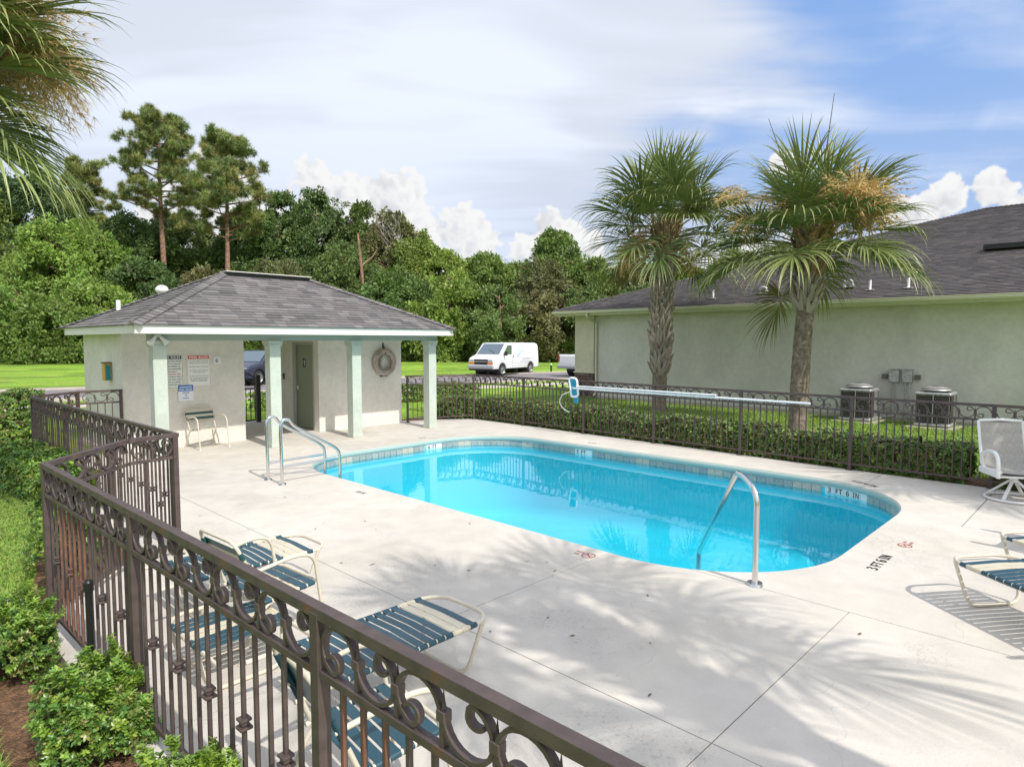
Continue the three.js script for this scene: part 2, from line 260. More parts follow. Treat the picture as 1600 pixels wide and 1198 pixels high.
// street, kerbs and pavement beyond the pool house, all running along the street's own direction
{
  const du = V(0.97, 0, 0.22).normalize(), dv = V(du.z, 0, -du.x), o = V(22.3, 0, -25.2);   // o lies on the near kerb
  const P = (u, v) => { const p = o.clone().addScaledVector(du, u).addScaledVector(dv, v); return [p.x, p.z]; };
  const strip = (u0, u1, v0, v1, y, d) => poly([P(u0, v0), P(u1, v0), P(u1, v1), P(u0, v1)], y, d);
  structure(new THREE.Mesh(strip(-90, 70, 0, 6.6, GY + 0.004), M.asphalt), 'road');
  const kerb = new THREE.Group(); part('kerb_stone', strip(-90, 70, -0.35, 0, GY + 0.10, 0.2), M.kerb, kerb); part('kerb_stone', strip(-90, 70, 6.6, 6.95, GY + 0.10, 0.2), M.kerb, kerb); structure(kerb, 'kerb');
  structure(new THREE.Mesh(strip(-90, 8.2, -3.3, -2.0, GY + 0.02, 0.1), M.kerb), 'pavement');
}
structure(new THREE.Mesh(poly([[0.4, 2], [0.4, -3.6], [0.42, -4.5], [0.44, -5.3], [0.62, -6.0], [0.9, -6.6], [1.2, -7.6], [1.5, -9.6], [1.58, -12.6], [2.3, -13.7], [2.3, -6.9], [1.75, -6.85], [1.0, -5.95], [1.1, 2]], GY + 0.008), M.soil), 'planting_bed');
structure(new THREE.Mesh(poly([[11.85, 3], [11.95, -5], [12.1, -11.5], [12.1, -13.4], [10.5, -14.4], [10.6, -15.2], [12.9, -14.4], [13.2, -11.5], [12.9, 3]], GY + 0.012), M.soil), 'hedge_bed');

// ================= POOL DECK =================
const PX0 = 5.44, PX1 = 10.77, PZ0 = -11.15, PZ1 = -2.08, PR = 1.58;
function poolOutline(off, n = 14) { // points [x, z] going round, with outward normals
  const out = [], r = PR + off, cs = [[PX1 - PR, PZ1 - PR, 0], [PX0 + PR, PZ1 - PR, 1], [PX0 + PR, PZ0 + PR, 2], [PX1 - PR, PZ0 + PR, 3]];
  for (const [cx, cz, k] of cs) for (let i = 0; i <= n; i++) { const a = (k + i / n) * PI / 2; out.push([cx + r * Math.cos(a), cz + r * Math.sin(a), Math.cos(a), Math.sin(a)]); }
  const dense = []; out.forEach((p, i) => { const q = out[(i + 1) % out.length], d = Math.hypot(q[0] - p[0], q[1] - p[1]), m = Math.max(1, Math.round(d / 0.6)); for (let k = 0; k < m; k++) { const t = k / m; dense.push([lerp(p[0], q[0], t), lerp(p[1], q[1], t), lerp(p[2], q[2], t), lerp(p[3], q[3], t)]); } });
  return dense;
}
{
  const outer = [[1.14, 4], [0.94, -6.02], [1.78, -7.02], [2.12, -7.06], [2.04, -13.62], [2.9, -14.34], [3.6, -14.3], [3.6, -17.3], [10.6, -17.3], [10.6, -14.25], [11.3, -14.0], [12.27, -13.36], [12.22, -11.3], [12.06, -7.3], [11.95, -5.2], [11.85, -3.3], [11.8, 4]];
  const deck = new THREE.Group(), J = 0.007, O = 0.012, NX = PX0 - O, HX = 5.57;
  const clip = (pts, x0, x1, z0, z1) => { for (const [ax, lim, sg] of [[0, x0, 1], [0, x1, -1], [1, z0, 1], [1, z1, -1]]) { const out = []; pts.forEach((p, k) => { const q = pts[(k + 1) % pts.length], a = (p[ax] - lim) * sg, b = (q[ax] - lim) * sg; if (a >= 0) out.push(p); if ((a > 0 && b < 0) || (a < 0 && b > 0)) { const t = a / (a - b); out.push([lerp(p[0], q[0], t), lerp(p[1], q[1], t)]); } }); pts = out; } return pts; };
  const slab = (pts) => part('slab', poly(pts, 0, 0.13), M.concrete, deck);
  const cell = (x0, x1, z0, z1) => slab(clip(outer, x0 + J / 2, x1 - J / 2, z0 + J / 2, z1 - J / 2));
  const arc = (cx, cz, a0, a1, n = 20) => Array.from({ length: n + 1 }, (_, k) => { const a = lerp(a0, a1, k / n); return [cx + (PR + O) * Math.cos(a), cz + (PR + O) * Math.sin(a)]; });
  const cosH = (HX - J / 2 - PX0 - PR) / (PR + O), aH = Math.acos(cosH), cosR = (HX + J / 2 - PX0 - PR) / (PR + O), aR = Math.acos(cosR); // where the corner curves meet the long joint
  cell(0, 3.2, -1.57, 5); cell(3.2, HX, -1.57, 5);
  cell(0, 3.2, -3.83, -1.57); cell(0, 3.2, -7.33, -3.83); cell(0, 3.2, -12.3, -7.33);
  slab([[3.2 + J / 2, -7.33 + J / 2], [NX, -7.33 + J / 2], [NX, -3.83 - J / 2], [3.2 + J / 2, -3.83 - J / 2]]);
  slab([[3.2 + J / 2, -3.83 + J / 2], [NX, -3.83 + J / 2], ...arc(PX0 + PR, PZ1 - PR, PI, aH), [HX - J / 2, -1.57 - J / 2], [3.2 + J / 2, -1.57 - J / 2]]);
  slab([[3.2 + J / 2, -12.3 + J / 2], [HX - J / 2, -12.3 + J / 2], ...arc(PX0 + PR, PZ0 + PR, -aH, -PI), [NX, -7.33 - J / 2], [3.2 + J / 2, -7.33 - J / 2]]);
  slab([[HX + J / 2, -12.3 + J / 2], [12.245, -12.3 + J / 2], [12.22, -11.3], [12.06, -7.3], [11.95, -5.2], [11.853, -3.3], [11.835, -2.906], [10.75, -2.905], [10.75, -2.896], [11.834, -2.895], [11.825, -1.386], [9.1, -1.385], [9.1, -1.374], [11.824, -1.373], [11.8, 4], [HX + J / 2, 4],
    ...arc(PX0 + PR, PZ1 - PR, aR, PI / 2, 14), ...arc(PX1 - PR, PZ1 - PR, PI / 2, 0), ...arc(PX1 - PR, PZ0 + PR, 0, -PI / 2), ...arc(PX0 + PR, PZ0 + PR, -PI / 2, -aR, 14)]);
  cell(0, 13, -18, -12.3);
  structure(deck, 'pool_deck');
  const f = new THREE.Shape(outer.map(([x, z]) => new THREE.Vector2(x, -z))); f.holes.push(new THREE.Path(poolOutline(0.02).map(([x, z]) => new THREE.Vector2(x, -z)))); const fg = new THREE.ShapeGeometry(f); fg.rotateX(-PI / 2); fg.translate(0, -0.03, 0);
  structure(new THREE.Mesh(metric(fg), M.joint), 'joint_filler');
}

// ================= POOL =================
const WATER = -0.205, floorY = (z) => lerp(-1.95, -1.02, (z - PZ0) / (PZ1 - PZ0));
const pool = thing('swimming_pool', 'long swimming pool with rounded corners, grey tile band and pale blue floor', 'swimming pool', [0, 0, 0]);
{
  const ring = (prof, mat, name) => { // prof: [offset, y] list swept round the outline
    const path = poolOutline(0), pos = [], idx = [], n = path.length, m = prof.length;
    for (const [x, z, nx, nz] of path) for (const [o, y] of prof) pos.push(x + nx * o, typeof y === 'function' ? y(z) : y, z + nz * o);
    for (let i = 0; i < n; i++) for (let k = 0; k < m - 1; k++) { const a = i * m + k, b = ((i + 1) % n) * m + k; idx.push(a, a + 1, b, b, a + 1, b + 1); }
    const g = new THREE.BufferGeometry(); g.setAttribute('position', new THREE.Float32BufferAttribute(pos, 3)); g.setIndex(idx); return part(name, toCreasedNormals(g, rad(40)), mat, pool);
  };
  ring([[0.03, -0.1], [0.03, -0.012], [0.012, -0.008], [0.0, -0.01], [-0.012, -0.024], [-0.018, -0.05], [-0.014, -0.085], [0.0, -0.10], [0.02, -0.10]], M.coping, 'coping');
  ring([[0.02, -0.10], [0.016, -0.3], [0.004, -0.3], [0.004, (z) => floorY(z) + 0.25], [-0.03, (z) => floorY(z) + 0.11], [-0.11, (z) => floorY(z) + 0.03], [-0.24, floorY]], M.poolFloor, 'basin_wall');
  const fl = new THREE.ShapeGeometry(new THREE.Shape(poolOutline(-0.24).map(([x, z]) => new THREE.Vector2(x, -z)))); fl.rotateX(-PI / 2);
  for (let i = 0, p = fl.attributes.position; i < p.count; i++) p.setY(i, floorY(p.getZ(i)));
  fl.computeVertexNormals(); part('basin_floor', fl, M.poolFloor, pool);
  // corner steps under the handrail
  for (const [r, y] of [[1.15, -0.42], [1.5, -0.66], [1.85, -0.88]]) {
    const pts = [[PX0 - 0.02, PZ1 - PR - 0.0]]; for (let i = 0; i <= 16; i++) { const a = PI + i / 16 * PI / 2; pts.push([PX0 + 0.42 + r * Math.cos(a + PI / 2) * 1.0, PZ1 - 0.42 + r * Math.sin(a + PI / 2) * 1.0]); }
    const arc = []; for (let i = 0; i <= 20; i++) { const a = -PI / 2 + i / 20 * PI / 2; arc.push([PX0 + 0.5 + r * Math.cos(a) * 0.9, PZ1 - 0.5 + r * Math.sin(a) * 0.9]); }
    const inner = [[PX0 + 0.5, PZ1 - 0.06], [PX0 + 0.2, PZ1 - 0.3], [PX0 + 0.06, PZ1 - 0.5]];
    const edge = arc.map(([x, z]) => [x, z]); edge.unshift([PX0 + 0.03, PZ1 - 0.5 - r * 0.9]); edge.push([PX0 + 0.5 + r * 0.9, PZ1 - 0.04]);
    part('step', poly([...edge, ...inner], y, 0.5), M.poolFloor, pool);
  }
  // tile band: every tile a piece, with lighter ones at intervals and white depth markers
  const path = poolOutline(0.0, 40), L = []; let len = 0;
  path.forEach((p, i) => { L.push(len); const q = path[(i + 1) % path.length]; len += Math.hypot(q[0] - p[0], q[1] - p[1]); });
  const at = (s) => { s = ((s % len) + len) % len; let i = 0; while (i < L.length - 1 && L[i + 1] <= s) i++; const p = path[i], q = path[(i + 1) % path.length], d = Math.hypot(q[0] - p[0], q[1] - p[1]), t = (s - L[i]) / d; return [lerp(p[0], q[0], t), lerp(p[1], q[1], t), lerp(p[2], q[2], t), lerp(p[3], q[3], t)]; };
  const nearest = (x, z) => { let b = 0, bd = 1e9; for (let s = 0; s < len; s += 0.02) { const p = at(s), d = (p[0] - x) ** 2 + (p[1] - z) ** 2; if (d < bd) { bd = d; b = s; } } return b; };
  const markers = [['6 FT', 9.05, -11.2, 3], ['5 FT', 10.82, -8.3, 3], ['3 FT 6 IN', 10.62, -3.1, 5], ['3 FT 6 IN', 7.4, -2.03, 5]].map(([t, x, z, n]) => ({ t, s: nearest(x, z), n }));
  const N = Math.round(len / 0.152), w = len / N, r = mulberry(77), tones = [];
  const blotch = (a, b, c, s) => tex(64, (u, v, x, y) => { const k = 0.88 + 0.24 * fbm(u * 5, v * 5, 4, s, 5); return [a * k, b * k, c * k]; });
  for (const [i, c] of [[156, 160, 157], [149, 154, 153], [162, 164, 159], [152, 156, 151], [146, 152, 153], [188, 175, 162]].entries()) tones.push(std({ map: rep(blotch(...c, 300 + i), 0.15), roughness: 0.3, side: THREE.DoubleSide }));
  const tg = rbox(w - 0.006, 0.146, 0.012, 0, 0, 0, 0.003, 1), ym = -0.176;
  const white = std({ color: col(0.75, 0.76, 0.75), roughness: 0.35 });
  for (let k = 0; k < N; k++) {
    const s = (k + 0.5) * w; if (markers.some((m) => Math.abs(((s - m.s + len * 1.5) % len) - len / 2) < (m.n + 0.1) * w / 2)) continue;
    const p = at(s), t = k % 10 < 2 ? tones[5] : tones[r() * 5 | 0], m = part('tile', tg, t, pool, [p[0] + p[2] * 0.012, ym, p[1] + p[3] * 0.012]); m.rotation.y = Math.atan2(-p[2], -p[3]);
  }
  for (const mk of markers) { // one white tile per character cell
    const chars = mk.t.split(' '), cells = mk.n, per = mk.t.length > 5 ? ['3', 'FT', '6', 'IN', ''] : [chars[0], chars[1], ''];
    for (let i = 0; i < cells; i++) {
      const p = at(mk.s + (i - (cells - 1) / 2) * w * 0.99), m = part('depth_marker_tile', tg, white, pool, [p[0] + p[2] * 0.012, ym, p[1] + p[3] * 0.012], 'white depth marker tile'); m.rotation.y = Math.atan2(-p[2], -p[3]);
      if (!per[i]) continue;
      const f = part('numeral', sheet(0.128, 0.098), print(128, 98, (c) => { c.fillStyle = '#d8dad8'; c.fillRect(0, 0, 128, 98); c.fillStyle = '#15161c'; c.font = 'bold 112px sans-serif'; c.textAlign = 'center'; c.textBaseline = 'middle'; c.fillText(per[i], 64, 54, 120); }), m, [0, 0.021, 0.0075]);
    }
  }
  part('skimmer_mouth', rbox(0.34, 0.13, 0.04, 10.805, -0.17, -6.35, 0.01).rotateY(0), M.black, pool).visible = false;
}
pool.children.filter((c) => !c.visible).forEach((c) => pool.remove(c));
{ const g = new THREE.ShapeGeometry(new THREE.Shape(poolOutline(0.002).map(([x, z]) => new THREE.Vector2(x, -z)))); g.rotateX(-PI / 2); g.translate(0, WATER, 0); structure(new THREE.Mesh(metric(g), M.water), 'water'); }
// stainless ladder: two braced rails, each with its foot plates
{
  const t = thing('pool_ladder', 'stainless steel pool ladder of two braced handrails at the deep end', 'pool ladder', [4.56, 0, -9.53]);
  for (const dz of [-0.235, 0.235]) {
    const rail = part('handrail', tubeR([V(0, 0, dz), V(-0.01, 0.99, dz), V(0.14, 1.0, dz), V(0.2, 0.88, dz), V(0.97, 0.44, dz), V(1.0, 0.3, dz), V(1.0, -1.1, dz)], 0.024, 0.18, 12), M.steel, t);
    part('brace', pipe([V(0.01, 0.27, dz), V(1.0, 0.29, dz)], 0.02, 10), M.steel, rail);
    part('foot_plate', [cyl(0.062, 0.055, 0.022, 0, 0.001, dz, 24)], M.steel, rail);
  }
  for (const y of [-0.35, -0.62, -0.9]) part('rung', rbox(0.09, 0.025, 0.44, 0.99, y, 0), M.steel, t);
}
{
  const t = thing('pool_handrail', 'single bent stainless handrail standing by the shallow corner of the pool', 'handrail', [5.61, 0, -2.37]), d = V(0.58, 0, -0.815);
  const p = (k, y) => d.clone().multiplyScalar(k).setY(y);
  part('rail', pipe([...roundPath([p(0, 0), p(0, 0.84), p(0.2, 0.935), p(0.33, 0.95)], 0.13, 7), ...roundPath([p(0.345, 0.945), p(0.365, 0.92), p(1.04, 0.0), p(1.075, -0.05), p(1.09, -0.75)], 0.025, 4)], 0.026, 14), M.steel, t);
  part('foot_plate', [cyl(0.075, 0.066, 0.024, 0, 0.001, 0, 28)], M.steel, t);
}
// painted lettering on the deck
function deckPaint(name, label, text, x, z, w, h, turn, color = '#23201f', extra) {
  const mat = print(Math.round(w / h * 128), 128, (c, W, H) => { c.clearRect(0, 0, W, H); c.fillStyle = color; c.strokeStyle = color; c.font = 'bold 104px sans-serif'; c.textAlign = 'center'; c.textBaseline = 'middle'; if (text) c.fillText(text, W / 2, H / 2 + 6, W * 0.96); extra?.(c, W, H); const r = mulberry(text.length + W); c.globalCompositeOperation = 'destination-out'; for (let i = 0; i < 260; i++) { c.globalAlpha = 0.6; c.beginPath(); c.arc(r() * W, r() * H, r() * 3.5, 0, 7); c.fill(); } });
  mat.transparent = true; mat.roughness = 0.85;
  const g = sheet(w, h); g.rotateX(-PI / 2); const m = lone(name, g, mat, label, 'deck marking', null, [x, 0.004, z]); m.rotation.y = turn; return m;
}
deckPaint('depth_marking', 'black depth lettering 3 FT 6 IN painted beside the shallow end', '3 FT 6 IN', 7.06, -1.735, 0.62, 0.17, 0);
deckPaint('depth_marking', 'black depth lettering 5 FT painted on the near deck edge', '5 FT', 5.11, -7.99, 0.33, 0.13, PI / 2);
deckPaint('depth_marking', 'faint dark lettering 5 FT on the far deck edge by the fence', '5 FT', 11.08, -8.3, 0.33, 0.13, -PI / 2, '#5c5652');
deckPaint('depth_marking', 'faint dark lettering 6 FT on the deck in front of the posts', '6 FT', 9.0, -11.52, 0.34, 0.13, PI, '#4c4744');
deckPaint('depth_marking', 'dark upside-down lettering 3 FT 6 IN on the far shallow corner', '3 FT 6 IN', 10.83, -2.9, 0.6, 0.14, -PI / 2 - 0.5, '#35302e');
const noDive = (c, W, H) => { c.lineWidth = 9; c.beginPath(); c.arc(H / 2, H / 2, H * 0.4, 0, 7); c.stroke(); c.beginPath(); c.moveTo(H * 0.2, H * 0.22); c.lineTo(H * 0.8, H * 0.8); c.stroke(); c.lineWidth = 7; c.beginPath(); c.moveTo(H * 0.25, H * 0.62); c.lineTo(H * 0.72, H * 0.4); c.stroke(); c.font = 'bold 34px sans-serif'; c.fillText('NO', W * 0.8, H * 0.32); c.fillText('DIVING', W * 0.8, H * 0.7, W * 0.38); };
deckPaint('no_diving_symbol', 'small red no diving symbol on the near deck edge', '', 5.2, -3.98, 0.27, 0.17, PI / 2, '#b0463e', noDive);
deckPaint('no_diving_symbol', 'small red no diving symbol by the shallow end', '', 7.88, -1.68, 0.27, 0.16, 0, '#b0463e', noDive);

// ================= IRON FENCES =================
const FH = 1.26;
function lobeGeo(w, h, thick, depth) { // one half of the running scroll: over the top, down the left, curled in at the foot
  const pts = []; const R = h / 2 - thick / 2;
  for (let i = 0; i <= 30; i++) { const t = i / 30, a = t * rad(500), k = 1 - 0.62 * sstep(rad(185), rad(345), a) - 0.12 * sstep(rad(345), rad(500), a), rx = (w / 2 - thick / 2) * k, ry = R * k, ox = Math.cos(rad(232)) * (w / 2) * (1 - k) * 0.95, oy = Math.sin(rad(232)) * R * (1 - k) * 0.95; pts.push([Math.cos(a) * rx + ox, Math.sin(a) * ry + oy]); }
  const pos = [], idx = [];
  pts.forEach(([x, y], i) => { const p = pts[Math.max(0, i - 1)], q = pts[Math.min(pts.length - 1, i + 1)], d = Math.hypot(q[0] - p[0], q[1] - p[1]), nx = -(q[1] - p[1]) / d * thick / 2, ny = (q[0] - p[0]) / d * thick / 2; for (const [s, u] of [[1, -1], [1, 1], [-1, 1], [-1, -1]]) pos.push(x + nx * s, y + ny * s, u * depth / 2); });
  for (let i = 0; i < pts.length - 1; i++) for (let k = 0; k < 4; k++) { const a = i * 4 + k, b = i * 4 + (k + 1) % 4; idx.push(a, b, a + 4, b, b + 4, a + 4); }
  idx.push(0, 1, 2, 0, 2, 3); const e = (pts.length - 1) * 4; idx.push(e, e + 2, e + 1, e, e + 3, e + 2);
  const g = new THREE.BufferGeometry(); g.setAttribute('position', new THREE.Float32BufferAttribute(pos, 3)); g.setIndex(idx); return metric(toCreasedNormals(g, rad(50)));
}
const LOBE = 0.2, BAND = 0.185;
const FG = { lobe: lobeGeo(0.2, BAND, 0.013, 0.026), picket: box(-0.0085, 0.0085, 0.1, FH - 0.24, -0.0085, 0.0085), knuckle: join([rbox(0.05, 0.012, 0.05, 0, 0.022, 0, 0.003, 1), rbox(0.036, 0.022, 0.036, 0, 0.006, 0, 0.006, 1), rbox(0.056, 0.014, 0.056, 0, -0.014, 0, 0.004, 1)]), collar: join([rbox(0.036, 0.036, 0.034, 0, 0, 0, 0.004, 1), box(-0.009, 0.009, -BAND / 2, 0, -0.011, 0.011), new THREE.ConeGeometry(0.01, 0.07, 4).translate(0, 0.05, 0)]), post: rbox(0.052, FH - 0.022, 0.052, 0, (FH - 0.022) / 2, 0, 0.003, 1), foot: rbox(0.1, 0.012, 0.1, 0, 0.0065, 0, 0.003, 1) };
function fenceRun(name, label, pts, posts, rustAt = () => false) { // pts: corner points [x, z]; posts: list per leg of distances where posts stand
  const o = V(pts[0][0], 0, pts[0][1]), t = thing(name, label, 'fence', o.toArray(), 0);
  const P = pts.map(([x, z]) => V(x, 0, z).sub(o));
  for (let i = 0; i < P.length - 1; i++) {
    const a = P[i], b = P[i + 1], len = a.distanceTo(b), d = b.clone().sub(a).divideScalar(len), turn = Math.atan2(-d.z, d.x), at = (s, y = 0) => a.clone().addScaledVector(d, s).setY(y);
    const put = (n, g, m, s, y, par) => { const q = part(n, g, m, par ?? t, at(s, y).toArray()); q.rotation.y = turn; return q; };
    const rail = (y, w, h, e0 = 0, e1 = 0) => part('rail', bar(at(-e0, y), at(len + e1, y), w, h, 0.003), M.iron, t);
    rail(FH - 0.021, 0.046, 0.042, 0.02, 0.02); rail(FH - 0.042 - BAND - 0.016, 0.034, 0.03); rail(0.105, 0.034, 0.028);
    const ps = posts[i];
    for (const s of ps) { if (s < 0) continue; const q = put('post', FG.post, M.iron, s, 0); const f = part('foot', FG.foot, M.iron, q); }
    for (let k = 0; k < ps.length - 1; k++) {
      const s0 = Math.abs(ps[k]) + 0.026, s1 = Math.abs(ps[k + 1]) - 0.026, span = s1 - s0, n = Math.max(2, Math.round(span / 0.1185)), step = span / n;
      for (let j = 1; j < n; j++) { const s = s0 + j * step, r = rustAt(i, s), p = put('picket', FG.picket, r ? M.rust : M.iron, s, 0); if (j % 3 === 2) part('knuckle', FG.knuckle, r ? M.rust : M.iron, p, [0, 0.56, 0]); }
      const m = Math.max(1, Math.round(span / 0.208)), w = span / m, yb = FH - 0.042 - BAND / 2;
      for (let j = 0; j < m; j++) { const q = put('scroll', FG.lobe, M.iron, s0 + (j + 0.5) * w, yb); q.scale.x = w / 0.2; if ((j + k) % 2) q.rotation.z = PI; if (j) put('collar', FG.collar, M.iron, s0 + j * w, yb); }
    }
  }
  return t;
}
const near = [[1.205, 1.05], [1.03, -6.0]];
fenceRun('iron_fence', 'brown wrought iron fence with scrolls crossing the near foreground, partly rusted', [[1.03, -6.0], [1.21, 0.95]], [[0, 1.98, 3.95, 5.93]], (i, s) => (s > 0.3 && s < 1.05) || (s > 3.95 && s < 4.35));
fenceRun('iron_fence', 'short angled brown iron fence turning from the near fence to the deck', [[1.03, -6.03], [1.85, -6.91], [2.31, -7.0]], [[-0.03, -1.2], [-0.001, 0.45]]);
fenceRun('iron_fence', 'brown iron fence running away on the left towards the pool house', [[2.31, -7.06], [2.17, -13.42]], [[0.06, 2.15, 4.25, 6.34]]);
fenceRun('iron_fence', 'short brown iron fence joining the left corner post to the pool house wall', [[2.17, -13.47], [3.0, -14.16], [3.69, -14.09]], [[0.05, 1.05], [-0.03, 0.68]]);
fenceRun('iron_fence', 'long brown iron fence along the far side of the pool', [[10.42, -14.02], [12.2, -13.25], [12.15, -11.3], [11.82, -3.39], [11.7, 2.55]], [[0.04, 1.92], [-0.02, 1.93], [-0.03, 2.0, 3.96, 5.92, 7.9], [-0.03, 1.94, 3.95, 5.9]]);

// ================= SHINGLES =================
// a roof face: o = eave corner, u = along the eave, v = up the slope; width(v) gives the ends along u at height v
function shingles(o, u, v, vmax, ends, expo, tab, tones, seed) {
  const r = mulberry(seed), n = u.clone().cross(v).normalize(); if (n.y < 0) n.negate();
  const pos = [], colr = [];
  const P = (a, b, h) => o.clone().addScaledVector(u, a).addScaledVector(v, b).addScaledVector(n, h);
  for (let row = 0, b = 0; b < vmax - 0.01; row++, b += expo) {
    const b1 = Math.min(vmax, b + expo + 0.012), [e0, e1] = ends(b), [f0, f1] = ends(Math.min(b + expo, vmax)); let a = e0 - r() * tab;
    while (a < e1) {
      const w = tab * (0.55 + r() * 0.75), a0 = Math.max(a, e0), a1 = Math.min(a + w - 0.004, e1); a += w; if (a1 - a0 < 0.01) continue;
      const t = tones[r() * tones.length | 0], k = 0.82 + r() * 0.36, h = 0.016 + r() * 0.006, lo = 0.004, c0 = clamp(a0, Math.min(f0, f1), Math.max(f0, f1)), c1 = clamp(a1, Math.min(f0, f1), Math.max(f0, f1));
      const A = P(a0, b, h), B = P(a1, b, h), C = P(c1, b1, lo), D = P(c0, b1, lo), E = P(a0, b, 0), F = P(a1, b, 0);
      for (const q of [A, B, C, A, C, D, E, F, B, E, B, A]) { pos.push(q.x, q.y, q.z); colr.push(t[0] * k, t[1] * k, t[2] * k); }
    }
  }
  const g = new THREE.BufferGeometry(); g.setAttribute('position', new THREE.Float32BufferAttribute(pos, 3)); g.setAttribute('color', new THREE.Float32BufferAttribute(colr, 3)); g.computeVertexNormals(); return metric(g);
}
function caps(a, b, w, step, tones, seed) { // bent cap shingles along a hip or ridge
  const r = mulberry(seed), L = a.distanceTo(b), d = b.clone().sub(a).normalize(), s = d.clone().cross(UP).normalize(), up = s.clone().cross(d).normalize(), pos = [], colr = [];
  for (let k = 0; k * step < L; k++) {
    const t = tones[r() * tones.length | 0], f = 0.85 + r() * 0.3, p = a.clone().addScaledVector(d, k * step), q = a.clone().addScaledVector(d, Math.min(L, (k + 1) * step + 0.03));
    const mk = (c, h, x) => c.clone().addScaledVector(s, x * w).addScaledVector(up, h - Math.abs(x) * w * 0.36);
    const A = mk(p, 0.05, -1), B = mk(p, 0.05, 0), C = mk(p, 0.05, 1), D = mk(q, 0.03, -1), E = mk(q, 0.03, 0), F = mk(q, 0.03, 1), A2 = mk(p, 0.02, -1), B2 = mk(p, 0.02, 0), C2 = mk(p, 0.02, 1);
    for (const x of [A, B, E, A, E, D, B, C, F, B, F, E, A2, B2, B, A2, B, A, B2, C2, C, B2, C, B]) { pos.push(x.x, x.y, x.z); colr.push(t[0] * f, t[1] * f, t[2] * f); }
  }
  const g = new THREE.BufferGeometry(); g.setAttribute('position', new THREE.Float32BufferAttribute(pos, 3)); g.setAttribute('color', new THREE.Float32BufferAttribute(colr, 3)); g.computeVertexNormals(); return metric(g);
}
const slateA = [[0.152, 0.140, 0.141], [0.183, 0.170, 0.169], [0.128, 0.120, 0.121], [0.201, 0.187, 0.182], [0.171, 0.154, 0.150]], slateB = [[0.086, 0.076, 0.078], [0.106, 0.092, 0.093], [0.070, 0.065, 0.067], [0.117, 0.102, 0.098], [0.093, 0.078, 0.078]];
function stuffPart(name, g, m, parent) { const q = part(name, g, m, parent); q.userData.kind = 'stuff'; return q; }

